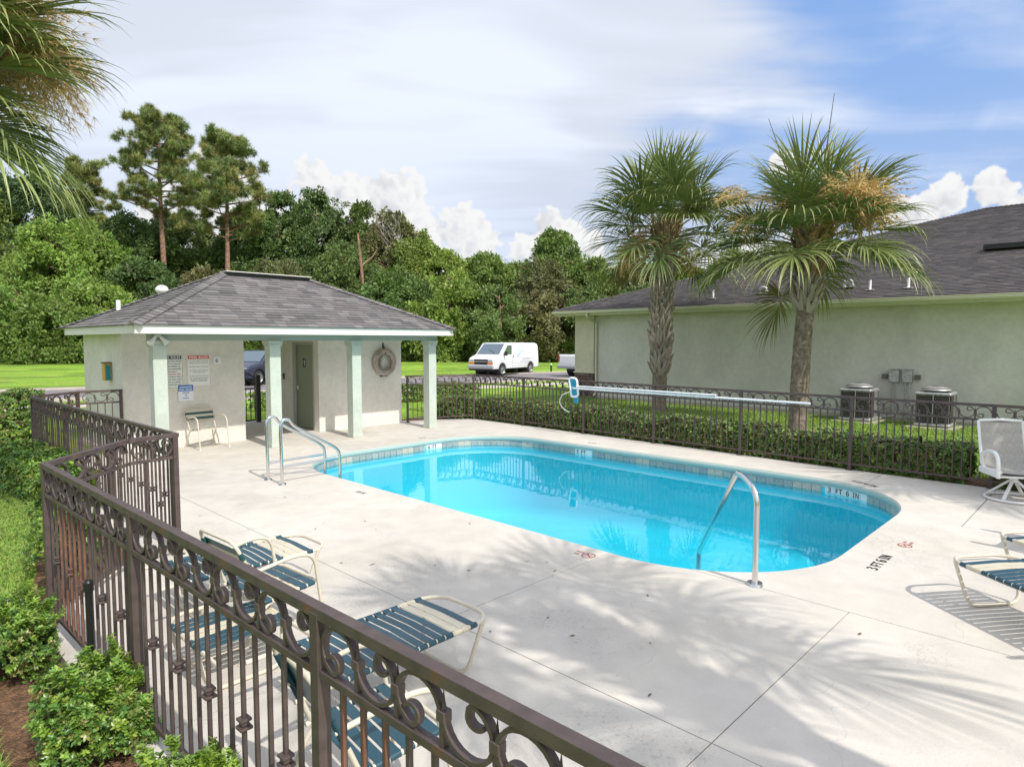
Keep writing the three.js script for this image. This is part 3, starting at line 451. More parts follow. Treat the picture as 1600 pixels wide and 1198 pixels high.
// ================= POOL HOUSE =================
{
  const X0 = 3.72, X1 = 10.33, ZF = -14.1, ZB = -16.92, H = 2.33, EX0 = 3.43, EX1 = 10.53, EZ0 = -12.2, EZ1 = -17.2, EY = 2.47;
  const t = thing('pool_house', 'small stucco pool house with grey shingle hip roof, white fascia and four green posts', 'pool house', [7, 0, -14.7]);
  const W = new THREE.Group(); W.name = 'walls'; // offset helper: build in world coordinates, then shift by the group
  const P = (n, g, m, par = t, label) => { const q = Array.isArray(g) ? join(g) : metric(g); q.translate(-7, 0, 14.7); return part(n, q, m, par, null, label); };
  const th = 0.2;
  P('wall', [box(X0, X0 + th, -0.06, H, ZB, ZF - th), box(X0, 6.1, -0.06, H, ZF - th, ZF), box(X0 + th, 6.1, -0.06, H, ZB, ZB + th), box(6.1 - th, 6.1, -0.06, H, ZB + th, ZF - th)], M.poolWall, t);
  P('wall', [box(7.9, X1, -0.06, H, ZF - th, ZF), box(X1 - th, X1, -0.06, H, ZB, ZF - th), box(7.9, X1 - th, -0.06, H, ZB, ZB + th), box(7.9, 7.9 + th, -0.06, H, ZB + th, -15.36), box(7.9, 7.9 + th, -0.06, H, -14.34, ZF - th), box(7.9, 7.9 + th, 2.14, H, -15.36, -14.34)], M.poolWall, t);
  const door = P('door', [rbox(0.05, 2.08, 0.92, 7.98, 1.06, -14.85, 0.004, 1)], M.doorGreen, t, 'olive green restroom door');
  const hd = (n, g, m) => P(n, g, m, door);
  hd('handle', [rbox(0.02, 0.1, 0.05, 7.945, 1.02, -15.2, 0.004, 1), tubeR([V(7.95, 1.04, -15.2), V(7.9, 1.04, -15.2), V(7.9, 1.04, -15.09)], 0.01, 0.02, 8)], M.steel);
  for (const y of [0.35, 1.85]) hd('hinge', [cyl(0.012, 0.012, 0.1, 7.95, y, -14.38, 10)], M.steel);
  P('door_frame', [box(7.892, 7.96, 0, 2.16, -15.38, -15.32), box(7.892, 7.96, 0, 2.16, -14.38, -14.32), box(7.892, 7.96, 2.1, 2.16, -15.32, -14.38)], M.frameGrey, t);
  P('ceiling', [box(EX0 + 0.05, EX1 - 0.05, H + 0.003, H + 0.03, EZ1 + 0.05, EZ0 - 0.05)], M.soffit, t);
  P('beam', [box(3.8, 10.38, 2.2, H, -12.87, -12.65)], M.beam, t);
  for (const x of [3.95, 6.12, 8.04, 10.23]) {
    const p = P('post', [rbox(0.235, 2.08, 0.235, x, 1.04, -12.76, 0.008, 1)], M.mint, t);
    P('capital', [rbox(0.30, 0.07, 0.30, x, 2.162, -12.76, 0.006, 1), rbox(0.27, 0.05, 0.27, x, 2.1, -12.76, 0.01, 1)], M.mint, p);
    P('plinth', [rbox(0.262, 0.09, 0.262, x, 0.046, -12.76, 0.008, 1)], M.mint, p);
  }
  // fascia boards, butted at the corners
  P('fascia', [box(EX0, EX1, 2.32, EY, EZ0 - 0.03, EZ0)], M.cream, t); P('fascia', [box(EX0, EX1, 2.32, EY, EZ1, EZ1 + 0.03)], M.cream, t);
  P('fascia', [box(EX0, EX0 + 0.03, 2.32, EY, EZ1 + 0.03, EZ0 - 0.03)], M.cream, t); P('fascia', [box(EX1 - 0.03, EX1, 2.32, EY, EZ1 + 0.03, EZ0 - 0.03)], M.cream, t);
  // hip roof
  const o = 0.04, ax0 = EX0 - o, ax1 = EX1 + o, az0 = EZ0 + o, az1 = EZ1 - o, hd2 = (az0 - az1) / 2, RY = 3.68, zr = (az0 + az1) / 2, sl = Math.hypot(hd2, RY - EY), r0 = V(ax0 + hd2, RY, zr), r1 = V(ax1 - hd2, RY, zr), c = [V(ax0, EY, az0), V(ax1, EY, az0), V(ax1, EY, az1), V(ax0, EY, az1)];
  const roof = P('roof', quadGeo([[c[0], c[1], r1, r0], [c[1], c[2], r1], [c[2], c[3], r0, r1], [c[3], c[0], r0]]), M.roofDeck, t);
  const L = ax1 - ax0, D = az0 - az1, vF = V(0, RY - EY, -hd2).normalize(), vB = V(0, RY - EY, hd2).normalize(), vL = V(hd2, RY - EY, 0).normalize(), vR = V(-hd2, RY - EY, 0).normalize(), hip = (w) => (b) => [b / sl * hd2, w - b / sl * hd2];
  const sh = [shingles(c[0], V(1, 0, 0), vF, sl, hip(L), 0.135, 0.3, slateA, 1), shingles(c[1], V(0, 0, -1), vR, sl, hip(D), 0.135, 0.3, slateA, 2), shingles(c[2], V(-1, 0, 0), vB, sl, hip(L), 0.135, 0.3, slateA, 3), shingles(c[3], V(0, 0, 1), vL, sl, hip(D), 0.135, 0.3, slateA, 4)];
  const q = stuffPart('shingles', mergeGeometries(sh).translate(-7, 0, 14.7), M.shingle, roof);
  const cp = [caps(c[0], r0, 0.14, 0.14, slateA, 5), caps(c[1], r1, 0.14, 0.14, slateA, 6), caps(c[2], r1, 0.14, 0.14, slateA, 7), caps(c[3], r0, 0.14, 0.14, slateA, 8)];
  stuffPart('hip_caps', mergeGeometries(cp).translate(-7, 0, 14.7), M.shingle, roof);
  P('ridge_vent', [box(r0.x + 0.05, r1.x - 0.05, RY + 0.02, RY + 0.05, zr - 0.16, zr + 0.16), box(r0.x + 0.05, r1.x - 0.05, RY - 0.05, RY + 0.02, zr - 0.12, zr + 0.12)], M.black, roof);
  P('ridge_cap', [box(r0.x + 0.02, r1.x - 0.02, RY + 0.05, RY + 0.066, zr - 0.17, zr + 0.17)], M.cream, roof);
  P('vent_pipe', [cyl(0.045, 0.045, 0.36, 4.2, 2.72, -16.0, 14)], M.pvc, roof);
  P('roof_vent', [cyl(0.07, 0.07, 0.2, 4.95, 3.06, -15.6, 16), new THREE.SphereGeometry(0.13, 18, 12).scale(1, 0.8, 1.2).translate(4.95, 3.32, -15.56)], M.pvc, roof);
  // lone fittings on its walls are things of their own
  const hook = lone('wall_hook', [rbox(0.02, 0.16, 0.06, 7.885, 1.28, -15.85, 0.004), tubeR([V(7.88, 1.3, -15.85), V(7.8, 1.3, -15.85), V(7.8, 1.2, -15.85), V(7.84, 1.2, -15.85)], 0.012, 0.03)], M.black, 'small dark hook on the passage wall left of the green door', 'hook');
}
const onWall = (x, y, z = -14.097) => [x, y, z];
{ // signs and fittings of the pool house
  const board = (name, label, w, h, at, draw) => { const t = thing(name, label, 'sign', at); part('sign_board', rbox(w, h, 0.006, 0, 0, 0.004, 0.002, 1), M.white, t); part('printed_face', sheet(w - 0.008, h - 0.008), print(512, Math.round(512 * h / w), draw), t, [0, 0, 0.009]); return t; };
  const head = (c, W, H, bg, edge, title, tc, bar2) => { c.fillStyle = '#e8e8e4'; c.fillRect(0, 0, W, H); c.strokeStyle = edge; c.lineWidth = 6; c.strokeRect(10, 10, W - 20, H - 20); c.fillStyle = bar2; c.fillRect(26, 22, W - 52, 78); c.fillStyle = tc; c.font = 'bold 70px sans-serif'; c.textAlign = 'center'; c.fillText(title, W / 2, 86, W - 80); };
  board('pool_rules_sign', 'white pool rules sign with black heading beside the left post', 0.46, 0.68, onWall(4.6, 1.57), (c, W, H) => { head(c, W, H, '', '#333', 'POOL RULES', '#eee', '#1c1c1e'); c.font = 'bold 42px sans-serif'; c.fillStyle = '#2a2422'; ['SWIMMING POOL HOURS', '6:00 AM TO 11:00 PM', 'PERSONS UNDER 12', 'MUST BE ACCOMPANIED', 'BY AN ADULT', 'FOR RESIDENTS AND', 'INVITED GUESTS ONLY', 'NO PETS IN POOL AREA', 'NO GLASS ALLOWED', 'SHOWER BEFORE USE'].forEach((s, i) => { c.fillStyle = i === 4 || i === 5 ? '#9b2f28' : '#2a2422'; c.fillText(s, W / 2, 158 + i * 60, W - 60); }); });
  board('pool_rules_sign', 'white pool rules sign with red heading and red border', 0.48, 0.67, onWall(5.14, 1.575), (c, W, H) => { head(c, W, H, '', '#c9544a', 'POOL RULES', '#f2ecea', '#c4453c'); c.font = '34px sans-serif'; c.fillStyle = '#4a5450'; ['NO FOOD DRINK GLASS OR', 'ANIMALS IN POOL OR ON DECK', '', 'BATHING LOAD 12 PERSONS', '', 'NO DIVING  NO RUNNING', 'POOL DEPTH 6 FT', '', 'SHOWER BEFORE ENTERING'].forEach((s, i) => c.fillText(s, W / 2, 160 + i * 42, W - 90)); c.font = 'bold 40px sans-serif'; c.fillStyle = '#333'; c.fillText('NO LIFEGUARD ON DUTY', W / 2, 552, W - 110); c.fillText('SWIM AT OWN RISK', W / 2, 600, W - 150); });
  board('pool_hours_sign', 'blue and white pool hours sign hanging above the armchair', 0.30, 0.33, [4.865, 1.12, -14.088], (c, W, H) => { c.fillStyle = '#e9ebee'; c.fillRect(0, 0, W, H); c.fillStyle = '#1f66b4'; c.fillRect(0, 0, W, 220); c.fillStyle = '#fff'; c.textAlign = 'center'; c.font = 'bold 76px sans-serif'; c.fillText('SWIMMING', W / 2, 100, W - 60); c.fillText('POOL HOURS', W / 2, 190, W - 60); c.fillStyle = '#27598f'; c.font = 'bold 78px sans-serif'; ['DAWN', 'TO', 'DUSK'].forEach((s, i) => c.fillText(s, W / 2, 306 + i * 96)); });
  board('number_sign', 'small square white sign with a black 6 and inch mark', 0.15, 0.16, onWall(5.53, 1.78), (c, W, H) => { c.fillStyle = '#e8e8e6'; c.fillRect(0, 0, W, H); c.fillStyle = '#111'; c.font = 'bold 380px sans-serif'; c.textAlign = 'center'; c.fillText('6', W * 0.38, H * 0.78); c.font = 'bold 200px sans-serif'; c.fillText('"', W * 0.78, H * 0.5); });
  const rs = board('restroom_sign', 'small dark restroom sign with a white figure on the green door', 0.15, 0.24, [7.95, 1.65, -14.86], (c, W, H) => { c.fillStyle = '#17181a'; c.fillRect(0, 0, W, H); c.fillStyle = '#e8e8e8'; c.beginPath(); c.arc(W / 2, 150, 52, 0, 7); c.fill(); c.fillRect(W / 2 - 70, 220, 140, 230); c.fillRect(W / 2 - 62, 450, 52, 230); c.fillRect(W / 2 + 10, 450, 52, 230); }); rs.rotation.y = -PI / 2;
  // life ring
  const r = thing('life_ring', 'weathered pale life ring with rope hanging on the pool house wall', 'life ring', onWall(9.75, 1.64));
  const rg = new THREE.TorusGeometry(0.285, 0.075, 14, 48); rg.scale(1, 1, 0.72); rg.translate(0, 0, 0.07); part('ring', rg, M.ring, r);
  for (let k = 0; k < 4; k++) { const b = new THREE.TorusGeometry(0.082, 0.012, 6, 18); b.scale(1, 1, 1); b.rotateY(PI / 2); b.translate(0.285, 0, 0.07); b.rotateZ(PI / 4 + k * PI / 2); part('band', b, M.rope, r); }
  const rp = mulberry(4), coil = []; for (let k = 0; k < 26; k++) { const a = k * 0.95; coil.push(V(Math.cos(a) * (0.1 + rp() * 0.06), Math.sin(a) * (0.15 + rp() * 0.05), 0.03 + rp() * 0.08)); } part('rope', tube(coil, 0.011, 220, 6), M.rope, r);
  part('hook', tubeR([V(0, 0.42, 0), V(0, 0.42, 0.06), V(0, 0.3, 0.08), V(0, 0.2, 0.14)], 0.012, 0.03), M.ironDark, r);
  part('bracket', [rbox(0.03, 0.16, 0.02, 0, 0.42, 0.01, 0.003), rbox(0.22, 0.03, 0.05, 0, -0.36, 0.03, 0.004)], M.ironDark, r);
  // emergency telephone box on the left wall
  const p = thing('phone_box', 'small yellow box with a teal front on the left end wall', 'phone box', [3.715, 1.57, -14.86]);
  part('box_body', rbox(0.13, 0.34, 0.19, -0.066, 0, 0, 0.012), M.yellow, p); part('box_lid', rbox(0.15, 0.03, 0.21, -0.07, 0.185, 0, 0.008), M.mesh, p); part('teal_panel', rbox(0.09, 0.3, 0.012, -0.07, -0.01, 0.1, 0.004), M.teal, p);
  // twin floodlights at the corner
  const f = thing('twin_floodlight', 'white twin floodlight under the eave above the left post', 'floodlight', [3.9, 2.24, -12.58]);
  part('mount', [cyl(0.06, 0.05, 0.03, 0, 0.03, 0, 16)], M.white, f);
  for (const s of [-1, 1]) { const h = new THREE.LatheGeometry([[0.018, 0], [0.03, 0.03], [0.032, 0.08], [0.06, 0.15], [0.066, 0.17], [0.058, 0.165], [0.02, 0.12], [0.001, 0.118]].map(([a, b]) => new THREE.Vector2(a, b)), 18); h.rotateX(PI); h.rotateZ(s * rad(38)); h.rotateX(-rad(18)); h.translate(s * 0.04, 0.03, 0.02); part('lamp_head', h, M.white, f); }
  // gate at the far end of the passage
  const g = thing('passage_gate', 'black arched iron gate at the far end of the pool house passage', 'gate', [7.0, 0, -16.98]);
  part('gate_frame', [bar(V(-0.85, 0.06, 0), V(0.62, 0.06, 0), 0.03, 0.04), bar(V(-0.85, 0.92, 0), V(0.62, 0.92, 0), 0.03, 0.04), tube(Array.from({ length: 13 }, (_, i) => V(-0.85 + i / 12 * 1.47, 1.22 + 0.24 * Math.sin(i / 12 * PI), 0)), 0.018, 40, 6)], M.ironDark, g);
  for (let k = 0; k < 13; k++) { const x = -0.85 + k / 12 * 1.47; part('picket', box(x - 0.009, x + 0.009, 0.06, k % 12 ? 0.92 : 1.22, -0.009, 0.009), M.ironDark, g); }
  for (let k = 0; k < 6; k++) { const q = part('scroll', FG.lobe, M.ironDark, g, [-0.73 + k * 0.24, 1.08, 0]); if (k % 2) q.rotation.z = PI; }
  part('gate_post', box(0.66, 0.76, 0, 1.28, -0.05, 0.05), M.ironDark, g);
}

// ================= APARTMENT BUILDING =================
{
  const t = thing('apartment_building', 'long single storey sage stucco building with dark shingle hip roof and cream gutter', 'building', [20.35, 0, -15.2]);
  const P = (n, g, m, par = t, label) => { const q = Array.isArray(g) ? join(g) : metric(g); q.translate(-20.35, 0, 15.2); return part(n, q, m, par, null, label); };
  P('wall', [box(20.35, 20.6, -0.3, 3.3, -15.15, 12), box(20.6, 43, -0.3, 3.3, -15.15, -14.9)], M.sage);
  P('corner_wall', [box(20.27, 21.2, 0.98, 3.3, -16.08, -15.15)], M.beige, t, 'beige stucco corner pier');
  // stone veneer at the foot of the corner, stone by stone
  const base = P('stone_base', [box(20.25, 21.2, -0.3, 0.92, -16.08, -15.13)], M.joint), r = mulberry(31);
  const stone = [0, 1, 2, 3].map((k) => std({ map: rep(tex(64, (u, v) => { const m = 0.7 + 0.6 * fbm(u * 6, v * 6, 4, 400 + k, 6); return [[96, 82, 74], [120, 104, 92], [78, 70, 68], [108, 92, 86]][k].map((c) => c * m); }), 0.4), roughness: 0.95 }));
  for (let y = -0.05; y < 0.9; y += 0.12) for (let z = -16.06; z < -15.2;) { const w = Math.min(0.16 + r() * 0.22, -15.13 - z); P('stone', [rbox(0.05, 0.108, w - 0.014, 20.245, y + 0.06, z + w / 2, 0.012, 1)], stone[r() * 4 | 0], base); z += w; }
  P('stone_cap', [rbox(1.0, 0.06, 1.02, 20.72, 0.95, -15.61, 0.01, 1)], M.beige);
  // eave
  const EY = 3.36, ex = 19.72, ez = -16.75, run = 12.2, pitch = 0.335;
  P('soffit', [box(ex + 0.06, 21, 3.24, 3.28, ez + 0.06, 12), box(21, 44, 3.24, 3.28, ez + 0.06, -14.9)], M.gutter);
  P('fascia', [box(ex + 0.03, ex + 0.06, 3.16, EY, ez + 0.03, 12), box(ex + 0.06, 44, 3.16, EY, ez + 0.03, ez + 0.06)], M.gutter);
  const gut = new THREE.Shape([[0, 0], [-0.09, 0], [-0.13, 0.05], [-0.125, 0.09], [-0.14, 0.12], [-0.13, 0.125], [-0.118, 0.1], [-0.12, 0.055], [-0.085, 0.012], [0, 0.012]].map(([x, y]) => new THREE.Vector2(x, y)));
  const gg = new THREE.ExtrudeGeometry(gut, { depth: 28.7, bevelEnabled: false }); gg.translate(ex + 0.03, 3.22, ez); P('gutter', [gg], M.gutter);
  P('downspout', [tubeR([V(ex - 0.03, 3.22, -15.05), V(ex - 0.03, 3.08, -15.05), V(20.29, 2.9, -15.05), V(20.29, 0.16, -15.05), V(20.12, 0.06, -15.05)], 0.045, 0.1, 8)], M.gutter);
  // roof
  const a = V(ex, EY, ez), apex = V(ex + run, EY + run * pitch, ez + run), aS = V(ex, EY, 14), rS = V(ex + run, EY + run * pitch, 14), bE = V(ex + 2 * run, EY, ez);
  const roof = P('roof', quadGeo([[a, aS, rS, apex], [a, apex, bE], [bE, apex, rS, V(ex + 2 * run, EY, 14)]]), M.roofDeck);
  const sl = Math.hypot(run, run * pitch), vW = V(1, pitch, 0).normalize(), vN = V(0, pitch, 1).normalize();
  const sw = shingles(a.clone(), V(0, 0, 1), vW, sl, (b) => [b / sl * run, 19.5], 0.15, 0.34, slateB, 11), sn = shingles(bE.clone(), V(-1, 0, 0), vN, sl, (b) => [b / sl * run, 2 * run - b / sl * run], 0.15, 0.34, slateB, 12);
  stuffPart('shingles', mergeGeometries([sw, sn]).translate(-20.35, 0, 15.2), M.shingle, roof);
  stuffPart('hip_caps', mergeGeometries([caps(a, apex, 0.15, 0.16, slateB, 13), caps(apex, V(apex.x, apex.y, 5), 0.15, 0.16, slateB, 14)]).translate(-20.35, 0, 15.2), M.shingle, roof);
  const on = (z, up) => V(ex + up, EY + up * pitch, z);
  for (const [z, up] of [[-10.3, 0.7], [-5.54, 0.8], [-4.58, 0.8]]) { const p = on(z, up); P('vent_pipe', [cyl(0.035, 0.035, 0.3, p.x, p.y, p.z, 12), rbox(0.22, 0.012, 0.2, p.x, p.y + 0.02, p.z, 0.004).rotateZ(0)], M.pvc, roof); }
  for (const [z, up] of [[-8.7, 0.95], [-6.22, 1.15]]) { const p = on(z, up), h = new THREE.TorusGeometry(0.1, 0.06, 12, 20, PI); h.rotateY(PI / 2); h.translate(p.x, p.y + 0.12, p.z); P('roof_vent', [cyl(0.06, 0.06, 0.14, p.x, p.y, p.z - 0.1, 14), h, cyl(0.06, 0.06, 0.06, p.x, p.y + 0.07, p.z + 0.1, 14), rbox(0.3, 0.012, 0.36, p.x, p.y + 0.03, p.z, 0.004)], M.galv, roof); }
  const s0 = on(-3.45, 4.7), s1 = on(1.5, 4.7); P('slope_vent', [bar(s0.clone().add(V(0, 0.09, 0)), s1.clone().add(V(0, 0.09, 0)), 0.5, 0.14)], M.black, roof);
  P('foundation', [box(20.33, 20.35, -0.3, 0.06, -15.12, 12)], M.kerb);
}
{ // two outdoor cooling units
  const unit = (x, z, label) => {
    const t = thing('cooling_unit', label, 'cooling unit', [x, GY, z], 0, null), s = 0.4, h = 0.92;
    part('pad', rbox(1.15, 0.08, 1.1, 0, 0.04, 0, 0.01), M.kerb, t);
    const body = part('body', rbox(s * 2 - 0.06, h - 0.06, s * 2 - 0.06, 0, 0.08 + h / 2, 0, 0.1, 3), M.black, t);
    for (const y of [0.12, 0.08 + h - 0.1]) { part('casing_band', rbox(s * 2, 0.08, s * 2, 0, y + 0.02, 0, 0.1, 3), M.galv, t); }
    for (const [a, b] of [[-1, -1], [-1, 1], [1, -1], [1, 1]]) part('corner_post', rbox(0.035, h - 0.08, 0.035, a * (s - 0.05), 0.08 + h / 2, b * (s - 0.05), 0.015, 2), M.mesh, t);
    part('access_panel', rbox(0.34, h - 0.1, 0.02, 0.1, 0.08 + h / 2, s - 0.01, 0.005), M.galv, t);
    const bars = []; for (let k = -9; k <= 9; k++) { bars.push(box(-s - 0.004, -s + 0.002, 0.2, h - 0.02, k * 0.036 - 0.004, k * 0.036 + 0.004)); bars.push(box(k * 0.036 - 0.004, k * 0.036 + 0.004, 0.2, h - 0.02, s - 0.004, s + 0.003)); } for (let k = 0; k < 12; k++) bars.push(box(-s - 0.007, -s - 0.004, 0.22 + k * 0.058, 0.228 + k * 0.058, -s + 0.06, s - 0.06)); const lv = part('louvre_grille', bars, M.mesh, t); lv.userData.kind = 'stuff';
    part('divider_post', rbox(0.02, h - 0.1, 0.016, -s - 0.006, 0.08 + h / 2, 0.02, 0.004), M.galv, t);
    const lid = new THREE.LatheGeometry([[0.001, 0.10], [0.12, 0.1], [0.2, 0.085], [0.3, 0.05], [0.33, 0.02], [0.33, 0]].map(([p, q]) => new THREE.Vector2(p, q)), 32); lid.translate(0, 0.08 + h, 0); part('fan_cover', lid, M.galv, t);
    const rings = []; for (let k = 0; k < 6; k++) { const g = new THREE.TorusGeometry(0.08 + k * 0.045, 0.006, 5, 28); g.rotateX(PI / 2); g.translate(0, 0.19 + h - k * 0.012, 0); rings.push(g); } part('fan_guard', rings, M.mesh, t).userData.kind = 'stuff';
    return t;
  };
  unit(19.42, -5.42, 'grey cooling unit on a slab, left of the electrical boxes');
  unit(19.42, -3.62, 'grey cooling unit on a slab, right of the electrical boxes');
  const eb = (z, s, label) => { const t = thing('electrical_box', label, 'electrical box', [20.34, 0, z]); part('box_body', rbox(0.12, 0.34, 0.24, -0.06, 1.22, 0, 0.012), M.galv, t); part('box_lid', rbox(0.15, 0.03, 0.27, -0.07, 1.405, 0, 0.006), M.galv, t); part('side_outlet', rbox(0.09, 0.13, 0.14, -0.045, 1.2, s * 0.24, 0.01), M.mesh, t); for (const k of [-0.05, 0.05]) part('conduit', tubeR([V(-0.05, 1.05, k), V(-0.05, 0.12, k), V(-0.4, 0.05, k - s * -0.3)], 0.018, 0.1), M.galv, t); };
  eb(-4.78, -1, 'grey electrical box on the sage wall, the left one of the pair'); eb(-4.46, 1, 'grey electrical box on the sage wall, the right one of the pair');
  lone('drain_pipe', [tubeR([V(20.33, 0.25, -7.1), V(20.2, 0.25, -7.1), V(20.2, -0.05, -7.1)], 0.02, 0.05)], M.pvc, 'white drain pipe low on the sage wall left of the cooling units', 'pipe');
}
// skimmer net on its pole, hung along the far fence
{
  const t = thing('leaf_skimmer', 'blue pool skimmer net on long white poles hung along the far fence', 'pool skimmer', [11.86, 1.1, -9.4]);
  const fr = roundPath([V(-0.06, -0.21, -0.05), V(-0.06, 0.23, -0.13), V(-0.06, 0.22, 0.10), V(-0.06, -0.2, 0.15), V(-0.06, -0.21, -0.05)], 0.08, 5); part('net_frame', pipe(fr, 0.026, 8), M.pvc, t);
  const sh = new THREE.Shape([[-0.04, -0.2], [-0.12, 0.22], [0.09, 0.21], [0.14, -0.19]].map(([z, y]) => new THREE.Vector2(z, y))), g = new THREE.ExtrudeGeometry(sh, { depth: 0.012, bevelEnabled: false }); g.rotateY(-PI / 2); g.translate(-0.05, 0, 0); part('net', g, M.netBlue, t);
  part('net_bag', rbox(0.06, 0.15, 0.12, -0.02, -0.29, 0.05, 0.03), M.netBlue, t);
  part('pole', pipe([V(-0.075, -0.01, 0.0), V(-0.165, 0.0, 5.36)], 0.02, 12), M.pvc, t); part('pole', pipe([V(-0.075, 0.04, 0.1), V(-0.155, 0.045, 3.6)], 0.017, 12), M.pvc, t);
  part('handle_bow', pipe([V(-0.09, 0.02, -0.22), V(-0.1, 0.0, 0.2)], 0.007, 6), M.pvc, t);
  lone('hose_loop', [tube([V(11.9, 1.0, -9.55), V(11.86, 0.9, -9.78), V(11.86, 0.72, -9.86), V(11.88, 0.58, -9.76), V(11.9, 0.5, -9.6)], 0.011, 40, 6)], M.pvc, 'thin pale looped hose hanging below the blue skimmer net', 'hose');
}

// ================= VEHICLES =================
function wheel(t, x, z, r, side) { const w = part('wheel', new THREE.TorusGeometry(r - 0.085, 0.085, 12, 32).scale(1, 1, 1.25), M.rubber, t, [x, r, z]); const g = new THREE.LatheGeometry([[0.001, 0.03], [0.06, 0.045], [0.08, 0.02], [r * 0.5, 0.0], [r * 0.62, 0.05], [r * 0.66, 0.06], [r * 0.68, -0.02]].map(([a, b]) => new THREE.Vector2(a, b)), 24); g.rotateX(side * PI / 2); g.translate(0, 0, side * 0.05); part('rim', g, M.chrome, w); return w; }
function bodyFrom(pts, arches, width, bevel) { // side outline [x, y] with round wheel cut-outs along the sill
  const s = new THREE.Shape(); pts.forEach(([x, y], i) => i ? s.lineTo(x, y) : s.moveTo(x, y));
  for (const [cx, cy, r] of arches) { const h = Math.acos(clamp((pts[0][1] - cy) / r, -1, 1)); s.lineTo(cx + r * Math.sin(h), pts[0][1]); for (let k = 0; k <= 12; k++) { const a = PI / 2 - h + (2 * h) * k / 12; s.lineTo(cx + r * Math.cos(a), cy + r * Math.sin(a)); } }
  s.closePath(); const g = new THREE.ExtrudeGeometry(s, { depth: width - 2 * bevel, bevelEnabled: true, bevelThickness: bevel, bevelSize: bevel * 0.7, bevelOffset: -bevel * 0.7, bevelSegments: 3 }); g.translate(0, 0, -(width - 2 * bevel) / 2); return metric(toCreasedNormals(g, rad(35)));
}
const pane = (pts, z, out = 0.012) => { const s = new THREE.Shape(pts.map(([x, y]) => new THREE.Vector2(x, y))), g = new THREE.ExtrudeGeometry(s, { depth: out, bevelEnabled: false }); g.translate(0, 0, z > 0 ? z : z - out); return g; };
{ // white cargo van
  const t = thing('cargo_van', 'white cargo van parked on the street with a pale blue swoosh on its side', 'van', [30.7, GY + 0.02, -30.3], Math.atan2(-0.2, -0.98));
  const ar = [[1.75, 0.36, 0.46], [-1.75, 0.36, 0.46]], w = 1.96;
  part('body', bodyFrom([[-2.72, 0.44], [-2.8, 0.62], [-2.8, 1.0], [-2.7, 1.86], [-2.58, 2.02], [-2.3, 2.1], [0.9, 2.12], [1.25, 2.06], [2.02, 1.36], [2.62, 1.18], [2.76, 1.06], [2.8, 0.9], [2.8, 0.44]], ar, w, 0.07), M.carWhite, t);
  const slope = (x0, y0, x1, y1, zw) => quadGeo([[V(x0, y0, -zw), V(x0, y0, zw), V(x1, y1, zw * 0.9), V(x1, y1, -zw * 0.9)]]);
  const ws = part('windscreen', slope(2.02, 1.385, 1.30, 2.045, 0.88), M.carGlass, t);
  part('wiper', bar(V(1.98, 1.435, -0.5), V(1.72, 1.67, 0.1), 0.02, 0.02), M.black, ws);
  for (const s of [-1, 1]) {
    const dw = part('side_window', pane([[1.72, 1.36], [1.22, 1.95], [0.72, 1.95], [0.72, 1.36]], s * w / 2), M.carGlass, t);
    const sm = [[0.62, 0.5], [0.62, 2.0]]; part('door_seam', box(0.60, 0.615, 0.5, 2.0, s > 0 ? w / 2 : -w / 2 - 0.004, s > 0 ? w / 2 + 0.004 : -w / 2), M.bumper, t);
    part('door_handle', rbox(0.05, 0.14, 0.03, 0.5, 1.22, s * (w / 2 + 0.015), 0.01), M.black, t);
    const mi = part('mirror', [rbox(0.1, 0.26, 0.2, 1.62, 1.42, s * (w / 2 + 0.16), 0.03), bar(V(1.65, 1.36, s * w / 2), V(1.62, 1.36, s * (w / 2 + 0.14)), 0.05, 0.05)], M.black, t);
    part('headlight', rbox(0.06, 0.13, 0.36, 2.79, 0.99, s * 0.72, 0.02), M.lampClear, t); part('turn_lamp', rbox(0.06, 0.14, 0.38, 2.79, 0.82, s * 0.72, 0.02), M.amber, t);
    part('tail_lamp', rbox(0.05, 0.5, 0.1, -2.76, 1.1, s * 0.88, 0.02), M.redLamp, t);
    for (const [x] of ar) wheel(t, x, s * 0.86, 0.36, s);
    for (const x of [1.75, -1.75]) part('wheel_well', cyl(0.44, 0.44, 0.7, 0, 0, 0, 20).rotateX(PI / 2).translate(x, 0.36, s * 0.9 - (s > 0 ? 0.72 : -0.02)), M.black, t);
  }
  const gr = part('grille', rbox(0.06, 0.34, 1.04, 2.785, 0.9, 0, 0.02), M.black, t); part('grille_bar', rbox(0.03, 0.06, 1.0, 2.815, 0.92, 0, 0.01), M.chrome, gr);
  part('front_bumper', rbox(0.22, 0.24, 1.94, 2.82, 0.57, 0, 0.06), M.bumper, t); part('rear_bumper', rbox(0.16, 0.2, 1.9, -2.84, 0.52, 0, 0.05), M.bumper, t); part('valance', rbox(0.12, 0.14, 1.8, 2.78, 0.42, 0, 0.03), M.black, t);
  const sw = (z) => { const g = sheet(2.3, 1.15); if (z < 0) g.rotateY(PI); g.translate(-0.85, 1.3, z); return g; };
  const decal = print(512, 256, (c, W, H) => { c.clearRect(0, 0, W, H); c.fillStyle = '#bcd0e6'; c.beginPath(); c.moveTo(20, 150); c.quadraticCurveTo(120, 60, 300, 40); c.quadraticCurveTo(170, 90, 90, 160); c.fill(); c.fillStyle = '#d3d8e0'; c.beginPath(); c.moveTo(30, 40); c.quadraticCurveTo(150, 20, 260, 24); c.quadraticCurveTo(140, 44, 60, 80); c.fill(); c.fillStyle = '#a9a9b4'; c.font = 'italic 30px sans-serif'; for (let i = 0; i < 16; i++) { c.fillRect(210 + i * 13, 176 + (i % 3) * 2, 8, 18 - (i % 3) * 2); c.fillRect(150 + i * 19, 222, 13, 11); } });
